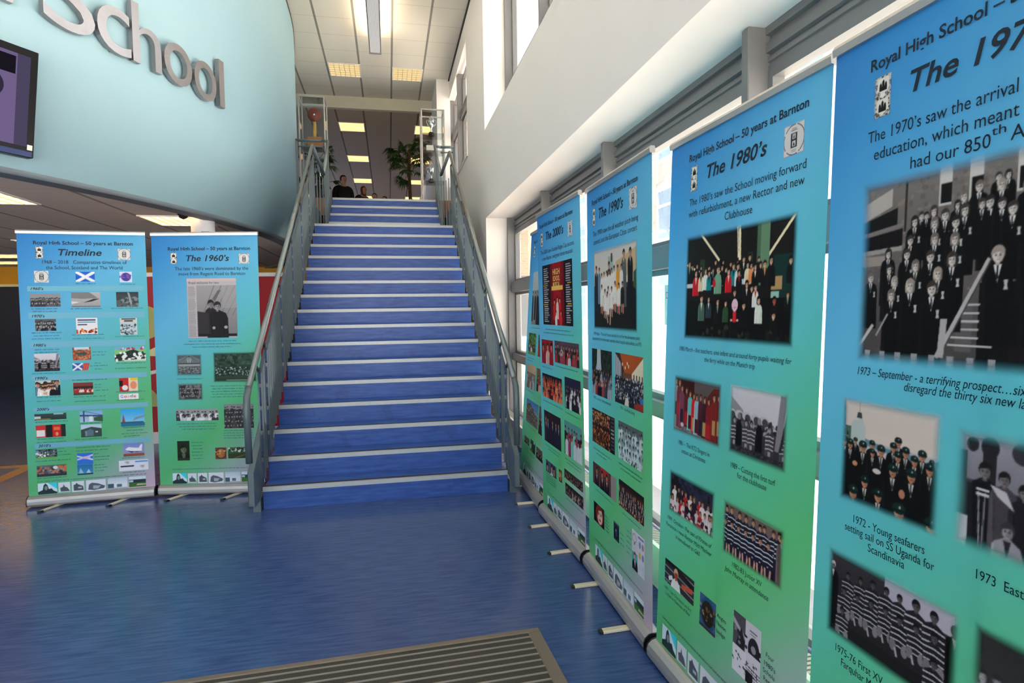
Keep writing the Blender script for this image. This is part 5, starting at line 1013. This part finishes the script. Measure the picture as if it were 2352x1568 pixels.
ceiling_light(-1.60, -1.00, 2.26, 2.97, ZL, 'bright tile light in the low ceiling next to the white column', M['light_low'], G3)
ceiling_light(-2.85, -2.17, 1.00, 1.68, ZL, 'tile light in the low ceiling cut off by the left photo edge', M['light_low'], G3)
ceiling_light(-5.9, -4.95, 6.75, 7.35, ZL, 'far light strip low at the left photo edge, upper of the two', M['light_low'], G3)
ceiling_light(-6.7, -5.55, 8.15, 8.75, ZL, 'far light strip low at the left photo edge, lower of the two', M['light_low'], G3)

for x_, y_, w_ in ((-4.6, 1.0, 'first'), (-7.0, 1.0, 'second'), (-4.0, 4.6, 'third'), (-6.4, 3.4, 'fourth')):  # unseen lights added to brighten the lower hall
    ceiling_light(x_, x_ + .6, y_, y_ + .7, ZL, '%s added fill light from the curved wall in the low ceiling beyond the left edge' % w_, M['light_low'], G3)
pl_ = thing('pendant_light', 'long slim pendant light hanging below the ceiling over the stairs', 'light', (.825, 4.4, 5.80))
b = MB(); b.box(-.10, .10, -8.0, 1.48, 0, .075); bevel(b.build('housing', M['alu'], pl_), .006)
b = MB(); b.box(-.082, .082, -7.96, 1.44, -.004, 0); b.build('louvre', M['perf'], pl_)
b = MB(); b.box(-.07, .07, -7.9, 1.38, .076, .082); b.build('uplight_tube', M['light_up'], pl_)
for y in (-8.02, 1.48): b = MB(); b.box(-.103, .103, y, y + .02, -.006, .078); b.build('end_cap', M['alu'], pl_)
for y in (-7.5, -4.6, -1.7, 1.2): b = MB(); b.tube([(0, y, .07), (0, y, ZC - 5.80)], .0025, 6); b.build('suspension_wire', M['alu'], pl_)

# ------------------------------------------------------------------ lettering and screen on the curved wall
def wall_letter(ch, s0, s1, z0, z1, label):
    vs, fs = glyphs(ch, False, False, .5); xs = [v[0] for v in vs]; ys = [v[1] for v in vs]; zs = [v[2] for v in vs]
    xa, xb, ya, yb, zmin, zmax = min(xs), max(xs), min(ys), max(ys), min(zs), max(zs)
    m = MB(); P = []
    for v in vs:
        s = s0 + (s1 - s0) * (v[0] - xa) / (xb - xa); d = .022 + .045 * (v[2] - zmin) / (zmax - zmin)
        P.append(drum(s, z0 + (z1 - z0) * (v[1] - ya) / (yb - ya), d))
    m.add(P, fs); o = m.build('wall_letter', M['letter']); tag(o, label, 'letter', 'metal letters on the curved wall')
    for k in (.25, .75):
        q = MB(); s = s0 + (s1 - s0) * (.12 if ch in 'hl' else .5); zz = z0 + (z1 - z0) * (k if ch in 'hl' else (.04 if k < .5 else .96)); q.tube([drum(s, zz, 0), drum(s, zz, .04)], .008, 6); q.build('standoff_pin', M['alu'], o)
wall_letter('h', -5.26, -4.90, 3.64, 4.16, 'brushed metal letter h cut off at the top left corner of the photo')
wall_letter('S', -4.70, -4.285, 3.63, 4.16, 'brushed metal capital letter S on the pale blue wall, its top out of frame')
wall_letter('c', -4.265, -3.945, 3.63, 4.005, 'brushed metal letter c on the pale blue wall')
wall_letter('h', -3.925, -3.60, 3.64, 4.15, 'brushed metal letter h on the pale blue wall between c and o')
wall_letter('o', -3.565, -3.185, 3.63, 4.01, 'brushed metal letter o directly after the h on the wall')
wall_letter('o', -3.15, -2.785, 3.63, 4.01, 'brushed metal letter o beside the final l on the wall')
wall_letter('l', -2.725, -2.63, 3.655, 4.145, 'brushed metal letter l ending the word on the pale blue wall')

TW, TH = 1.42, .715
ps = -5.56; aa = ps / DR
tv = thing('wall_screen', 'black framed flat screen with a mauve display on the curved wall at the left edge', 'screen', drum(ps, 2.935, .12), aa + PI / 2)
TILT = .17
def tvb(nm, m, x0, x1, z0, z1, d0, d1, par=tv):
    b = MB(); b.box(x0, x1, -d1, -d0, z0, z1)
    b.v = [(x, y * 1 - math.tan(TILT) * z, z) for x, y, z in b.v]; return b.build(nm, m, par)
bevel(tvb('housing', M['tv_bezel'], -TW / 2, TW / 2, -TH / 2, TH / 2, -.03, .03), .006)
scr = tvb('screen', emit('mauve_screen', rgb(124, 106, 150), .68), -TW / 2 + .05, TW / 2 - .05, -TH / 2 + .07, TH / 2 - .05, .03, .0315)
tvb('page_header', emit('dark_header', rgb(30, 26, 36), .7), -TW / 2 + .1, TW / 2 - .14, .17, .285, .0315, .0325, scr)
tvb('page_margin', emit('dark_margin', rgb(74, 66, 92), .9), TW / 2 - .13, TW / 2 - .05, -TH / 2 + .07, TH / 2 - .05, .0315, .0325, scr)
b = MB(); n = 40; cxx, czz = TW / 2 - .29, .075
b.add([(cxx + .085 * math.cos(2 * PI * i / n), -.0328 - math.tan(TILT) * (czz + .085 * math.sin(2 * PI * i / n)), czz + .085 * math.sin(2 * PI * i / n)) for i in range(n)], [tuple(range(n))])
b.build('page_circle', emit('dark_circle', rgb(52, 46, 66), .8), scr)
tvb('sticker', M['card'], TW / 2 - .045, TW / 2 - .012, -TH / 2 + .05, -TH / 2 + .085, .0305, .032)
tvb('lower_edge', M['tv_blue'], -TW / 2 + .01, TW / 2 - .012, -TH / 2 + .004, -TH / 2 + .04, .0305, .031)
b = MB(); b.box(-.25, .25, .02, .125, -.2, .2); b.build('wall_bracket', M['black'], tv)

# ------------------------------------------------------------------ upper floor: display cases, palms, people
ZU = 3.3
def display_case(x0, x1, y0, y1, z1, label, shelves, glass_lbl):
    t = thing('display_case', label, 'cabinet', ((x0 + x1) / 2, (y0 + y1) / 2, ZU), 0, 'glass display cases at the top of the stairs'); w2, d2, h = (x1 - x0) / 2, (y1 - y0) / 2, z1 - ZU; p = .022
    for sx in (-1, 1):
        for sy in (-1, 1):
            m = MB(); cx_, cy_ = sx * (w2 - p / 2), sy * (d2 - p / 2); m.box(cx_ - p / 2, cx_ + p / 2, cy_ - p / 2, cy_ + p / 2, .02, h); m.build('post', M['alu'], t)
    for nm, z0_, z1_ in (('top_frame', h, h + .02), ('base', 0, .10)):
        m = MB()
        if nm == 'base': m.box(-w2, w2, -d2, d2, z0_, z1_)
        else:
            for bx in ((-w2, w2, -d2, -d2 + p), (-w2, w2, d2 - p, d2), (-w2, -w2 + p, -d2 + p, d2 - p), (w2 - p, w2, -d2 + p, d2 - p)): m.box(*bx, z0_, z1_)
        m.build(nm, M['alu'], t)
    for sy in (-1, 1): pane('glass_side', [(-w2 + p, sy * (d2 - .01), .1), (w2 - p, sy * (d2 - .01), .1), (w2 - p, sy * (d2 - .01), h), (-w2 + p, sy * (d2 - .01), h)], t)
    for sx in (-1, 1): pane('glass_side', [(sx * (w2 - .01), -d2 + p, .1), (sx * (w2 - .01), d2 - p, .1), (sx * (w2 - .01), d2 - p, h), (sx * (w2 - .01), -d2 + p, h)], t)
    pane('glass_top', [(-w2 + p, -d2 + p, h + .01), (w2 - p, -d2 + p, h + .01), (w2 - p, d2 - p, h + .01), (-w2 + p, d2 - p, h + .01)], t)
    for z in shelves:
        m = MB(); m.box(-w2 + .012, w2 - .012, -d2 + .012, d2 - .012, z - ZU - .008, z - ZU); m.build('glass_shelf', M['glass'], t)
    return t
display_case(-.54, -.085, 6.60, 7.05, 5.27, 'tall glass display case left of the stair top, holding a red-brown round shield', [3.85, 4.42], '')
display_case(1.60, 2.03, 6.50, 6.95, 5.12, 'tall glass display case right of the stair top, holding a silver trophy', [3.85, 4.40, 4.71], '')
sh = thing('shield_plaque', 'round red-brown shield on a golden wooden stand in the left display case', 'trophy', (-.29, 6.82, 4.42))
b = MB(); b.box(-.13, .13, -.07, .07, 0, .20); bevel(b.build('stand', M['wood'], sh), .008)
b = MB(); b.lathe([(0, -.015), (.115, -.015), (.12, 0), (.115, .012), (0, .015)], (0, 0, 0), 28); b.v = [(x, z * 1.0 - .02, y + .60) for x, y, z in b.v]; b.build('disc', M['plaque'], sh)
b = MB(); b.lathe([(0, .016), (.02, .016), (.015, .022), (0, .024)], (0, 0, 0), 16); b.v = [(x, -z - .02, y + .60) for x, y, z in b.v]; b.build('boss', M['silver'], sh)
b = MB(); b.prism([(-.03, .2), (.03, .2), (.02, .50), (-.02, .50)], 'y', -.02, .02); b.build('support', M['gold'], sh)
def cup(name, label, x, y, z, sc, bowl=True):
    t = thing(name, label, 'trophy', (x, y, z), 0, 'trophies in the display cases')
    b = MB(); b.lathe([(0, 0), (.058 * sc, 0), (.058 * sc, .05 * sc), (.046 * sc, .075 * sc), (0, .075 * sc)], (0, 0, 0), 20); b.build('plinth', M['plinth'], t)
    b = MB(); b.lathe([(.0, .075 * sc), (.03 * sc, .078 * sc), (.012 * sc, .11 * sc), (.012 * sc, .15 * sc), (.04 * sc, .19 * sc), (.052 * sc, .25 * sc), (.058 * sc, .32 * sc), (.054 * sc, .32 * sc), (.04 * sc, .22 * sc), (0, .2 * sc)], (0, 0, 0), 24); b.build('bowl', M['silver'], t)
    for s in (-1, 1):
        b = MB(); b.tube([(s * .05 * sc, 0, .30 * sc), (s * .085 * sc, 0, .31 * sc), (s * .09 * sc, 0, .26 * sc), (s * .06 * sc, 0, .20 * sc), (s * .042 * sc, 0, .2 * sc)], .005 * sc, 6); b.build('handle', M['silver'], t)
    b = MB(); b.lathe([(.058 * sc, .32 * sc), (.045 * sc, .345 * sc), (.012 * sc, .365 * sc), (.014 * sc, .39 * sc), (0, .40 * sc)], (0, 0, 0), 20); b.build('lid', M['silver'], t)
cup('trophy_cup', 'silver lidded cup on a black plinth high in the right display case', 1.80, 6.72, 4.71, .95)
cup('trophy_cup', 'silver cup on the lower shelf of the left display case', -.22, 6.80, 3.85, .9)
cup('trophy_cup', 'silver cup on the lower shelf of the right display case', 1.78, 6.7, 3.85, .9)
b = MB(); b.box(1.70, 1.86, 6.66, 6.69, 4.405, 4.53); tag(b.build('name_card', M['card']), 'white card standing on a shelf of the right display case', 'card')

def palm(x, y, h, label, seed, n, spread):
    rr = random.Random(seed); t = thing('potted_palm', label, 'plant', (x, y, ZU), 0, 'palms in the upper room')
    b = MB(); b.lathe([(0, 0), (.16, 0), (.21, .36), (.22, .38), (.19, .38), (.18, .33), (0, .33)], (0, 0, 0), 20); b.build('pot', M['pot'], t)
    b = MB(); b.tube([(0, 0, .3), (.02, .01, h * .4), (.0, .0, h * .75), (.01, 0, h)], .05, 10, True, .03); b.build('trunk', M['trunk'], t)
    for i in range(n):
        a = 2 * PI * i / n * 2.4 + rr.random(); el = rr.uniform(-.25, 1.15); L = spread * rr.uniform(.55, .8)
        z0 = h * (1 - .32 * (i % 3) / 2.2 * rr.random()) - (.0 if i % 2 else .35 * rr.random() * h * .6); d = Vector((math.cos(a) * math.cos(el), math.sin(a) * math.cos(el), math.sin(el)))
        o0 = Vector((0, 0, z0)); tip = o0 + d * L; b = MB(); b.tube([o0, o0 + d * L * .6 + Vector((0, 0, .03)), tip], .006, 5)
        side = d.cross(Vector((0, 0, 1))).normalized(); nb = 15
        for k in range(nb):
            q = (k / (nb - 1) - .5) * 2.5; fd = (d * math.cos(q) + side * math.sin(q)).normalized(); ln = spread * .62 * (1 - .28 * abs(q)); wv = fd.cross(Vector((0, 0, 1)));
            wv = wv.normalized() * .026 if wv.length > 1e-4 else side * .026
            m1 = tip + fd * ln * .5 + Vector((0, 0, -.02)); m2 = tip + fd * ln + Vector((0, 0, -ln * rr.uniform(.35, .75)))
            b.add([tip - wv * .3, tip + wv * .3, m1 - wv, m1 + wv, m2], [(0, 1, 3, 2), (2, 3, 4)])
        b.build('frond', M['frond'], t)
palm(1.50, 10.1, 2.0, 'bushy dark green palm in the upper room behind the right display case', 4, 38, .52)
palm(-.62, 10.3, 1.75, 'dim palm in the upper room behind the left balustrade', 9, 24, .48)

def skin_mesh(nodes, edges, sub=2):
    me = bpy.data.meshes.new('body'); me.from_pydata([p for p, r in nodes], edges, []); o = bpy.data.objects.new('body', me); COL.objects.link(o)
    o.modifiers.new('skin', 'SKIN')
    for i, (p, r) in enumerate(nodes): me.skin_vertices[0].data[i].radius = (r if isinstance(r, tuple) else (r, r))
    me.skin_vertices[0].data[0].use_root = True
    sb = o.modifiers.new('sub', 'SUBSURF'); sb.levels = sub; sb.render_levels = sub
    dg = bpy.context.evaluated_depsgraph_get(); ev = o.evaluated_get(dg).to_mesh(); vs = [tuple(v.co) for v in ev.vertices]; fs = [tuple(p.vertices) for p in ev.polygons]
    o.evaluated_get(dg).to_mesh_clear(); bpy.data.objects.remove(o); m = MB(); m.add(vs, fs, True); return m
def person(x, y, H, rz, label, hair, lean=0.0, long=False):
    t = thing('person', label, 'person', (x, y, ZU), rz, 'pupils in the upper room'); u = H / 7.5
    L = lambda p: (p[0], p[1] - lean * max(0, p[2] - .5 * H), p[2])
    def limb(s): return [((s * .10 * H * .55, 0, .50 * H), .075 * H * .85), ((s * .055 * H, -.01, .28 * H), .05 * H * .8), ((s * .055 * H, 0, .05 * H), .03 * H)]
    nd = [((0, 0, .52 * H), .085 * H), (L((0, 0, .62 * H)), .08 * H), (L((0, 0, .75 * H)), (.11 * H, .075 * H)), (L((0, 0, .815 * H)), .055 * H), (L((0, -.01, .86 * H)), .030 * H), (L((0, -.02, .905 * H)), .040 * H), (L((0, -.02, .955 * H)), .048 * H), (L((0, -.015, .985 * H)), .03 * H)]; ed = [(i, i + 1) for i in range(7)]
    for s in (-1, 1):
        k = len(nd); nd += [((s * .05 * H, 0, .47 * H), .055 * H), ((s * .055 * H, -.01, .27 * H), .040 * H), ((s * .055 * H, .0, .05 * H), .026 * H), ((s * .06 * H, -.08 * H, .02 * H), .02 * H)]; ed += [(0, k), (k, k + 1), (k + 1, k + 2), (k + 2, k + 3)]
        k = len(nd); nd += [(L((s * .115 * H, 0, .80 * H)), .036 * H), (L((s * .15 * H, -.01, .63 * H)), .028 * H), (L((s * .12 * H, -.11 * H, .55 * H)), .021 * H), (L((s * .10 * H, -.16 * H, .545 * H)), .018 * H)]; ed += [(3, k), (k, k + 1), (k + 1, k + 2), (k + 2, k + 3)]
        for f in range(4):
            q = len(nd); bx, by, bz = L((s * .10 * H, -.16 * H, .545 * H)); nd += [((bx + (f - 1.5) * .010 * H, by - .03 * H, bz - .004), .0055 * H), ((bx + (f - 1.5) * .010 * H, by - (.05 + .004 * (f % 2)) * H, bz - .02 * H), .0045 * H)]; ed += [(k + 3, q), (q, q + 1)]
        q = len(nd); nd += [((bx - s * .025 * H, by - .015 * H, bz), .006 * H)]; ed += [(k + 3, q)]
    skin_mesh(nd, ed).build('body', M['skin'], t)
    cl = [((0, 0, .49 * H), .098 * H), (L((0, 0, .62 * H)), .096 * H), (L((0, 0, .75 * H)), (.125 * H, .09 * H)), (L((0, 0, .815 * H)), .062 * H)]; ce = [(0, 1), (1, 2), (2, 3)]
    for s in (-1, 1): k = len(cl); cl += [(L((s * .12 * H, 0, .797 * H)), .046 * H), (L((s * .152 * H, -.01, .63 * H)), .038 * H), (L((s * .122 * H, -.105 * H, .553 * H)), .030 * H)]; ce += [(3, k), (k, k + 1), (k + 1, k + 2)]
    skin_mesh(cl, ce).build('blazer', M['blazer'], t)
    tr = [((0, 0, .50 * H), .09 * H)]; te = []
    for s in (-1, 1): k = len(tr); tr += [((s * .052 * H, 0, .45 * H), .064 * H), ((s * .055 * H, -.01, .27 * H), .05 * H), ((s * .055 * H, 0, .055 * H), .038 * H)]; te += [(0, k), (k, k + 1), (k + 1, k + 2)]
    skin_mesh(tr, te).build('trousers', M['trouser'], t)
    hd = L((0, -.005, .955 * H)); b = MB(); b.lathe([(0, .052 * H), (.028 * H, .046 * H), (.047 * H, .02 * H), (.052 * H, -.01 * H), (.045 * H, -.035 * H if not long else -.12 * H), (.03 * H, -.045 * H if not long else -.13 * H)], (hd[0], hd[1] + .012 * H, hd[2]), 18)
    b.v = [(vx, (hd[1] - .012 * H) if (vy < hd[1] - .012 * H and vz < hd[2] + .014 * H) else vy, vz) for vx, vy, vz in b.v]; b.build('hair', hair, t)
    hc = L((0, -.02, .94 * H))
    for s in (-1, 1):
        b = MB(); b.lathe([(0, -.006 * H), (.005 * H, 0), (0, .006 * H)], (s * .017 * H, hc[1] - .046 * H, hc[2] + .008 * H), 8); b.build('eye', M['black'], t)
    b = MB(); b.prism([(hc[1] - .045 * H, hc[2] + .006 * H), (hc[1] - .060 * H, hc[2] - .014 * H), (hc[1] - .045 * H, hc[2] - .016 * H)], 'x', -.007 * H, .007 * H); b.build('nose', M['skin'], t)
    b = MB(); b.box(-.014 * H, .014 * H, hc[1] - .047 * H, hc[1] - .042 * H, hc[2] - .030 * H, hc[2] - .026 * H); b.build('mouth', M['plaque'], t)
person(-.20, 12.0, 1.78, .5, 'person in a black blazer with short dark hair, tallest figure above the top step', M['hair_dark'], .12)
person(-.62, 11.2, 1.62, -.6, 'person in a black blazer partly hidden by the left balustrade', M['hair_dark'], .05, True)
person(.22, 12.4, 1.58, .8, 'person with auburn hair leaning beside the tallest figure in the upper room', M['hair_auburn'], .25, True)
person(.62, 13.0, 1.52, .0, 'person with dark hair whose head shows above the middle of the top step', M['hair_dark'], .1)
person(.92, 13.6, 1.56, -.4, 'person whose head just shows right of the middle of the top step', M['hair_dark'], .1)
person(1.72, 14.2, 1.62, .3, 'person whose head barely shows by the right display case', M['hair_dark'], .0)

# ------------------------------------------------------------------ outside
b = MB(); b.box(2.72, 60, -40, 60, -.3, -.02); b.box(-40, 2.72, -40, -9.2, -.3, -.02); struct(b.build('ground', M['paving']))
bl = thing('opposite_building', 'pale stone school block with white framed windows across the yard', 'building', (12, 10, 0)); OB = Vector((12, 10, 0))
def obx(nm, m, x0, x1, y0, y1, z0, z1, par): q = MB(); q.box(x0 - OB.x, x1 - OB.x, y0 - OB.y, y1 - OB.y, z0, z1); return q.build(nm, m, par)
obx('wall', M['stone'], 12, 18, -14, 44, -.02, 10.5, bl); obx('parapet', M['upvc'], 11.9, 18, -14, 44, 10.5, 10.8, bl)
for fl, z0 in enumerate((.9, 4.2, 7.4)):
    for i in range(22):
        y = -8 + 2.1 * i; f = MB()
        for a, c, d, e in ((y, y + .09, z0, z0 + 2.1), (y + 1.31, y + 1.4, z0, z0 + 2.1), (y + .09, y + 1.31, z0, z0 + .09), (y + .09, y + 1.31, z0 + 2.01, z0 + 2.1), (y + .09, y + 1.31, z0 + 1.35, z0 + 1.44)): f.box(11.93 - OB.x, 12.02 - OB.x, a - OB.y, c - OB.y, d, e)
        fo = f.build('window', M['upvc'], bl); g = MB(); g.box(11.965 - OB.x, 12.0 - OB.x, y + .09 - OB.y, y + 1.31 - OB.y, z0 + .09, z0 + 2.01); g.build('pane', M['pane_out'], fo)
wg = thing('brick_wing', 'pink brick upper storey of a wing at the far end of the yard', 'building', (4.2, 14.5, 0))
q = MB(); q.box(-1.5, 1.42, -.5, 3, 2.55, 8.5); q.build('brick_wall', M['brick'], wg); q = MB(); q.box(-1.5, 1.3, -.35, 3, -.02, 2.55); q.build('ground_floor', M['trim_grey'], wg); q = MB(); q.box(-1.55, 1.45, -.55, 3, 8.5, 8.65); q.build('coping', M['stone'], wg)
nt = thing('notice', 'white paper notice with red lettering on the window between the 1990s and 1980s banners', 'notice', (2.655, -1.245, 1.345))
q = MB(); q.box(-.0008, .0008, -.17, .115, 0, .25); q.build('paper', M['notice'], nt)
for s_, z_, y_ in (('DO NOT', .165, .10), ('RAC', .075, .085)):
    vs, fs = glyphs(s_); q = MB(); q.add([(-.0016, y_ - v[0] * .055, z_ + v[1] * .06) for v in vs], fs); q.build('lettering', M['red_ink'], nt)
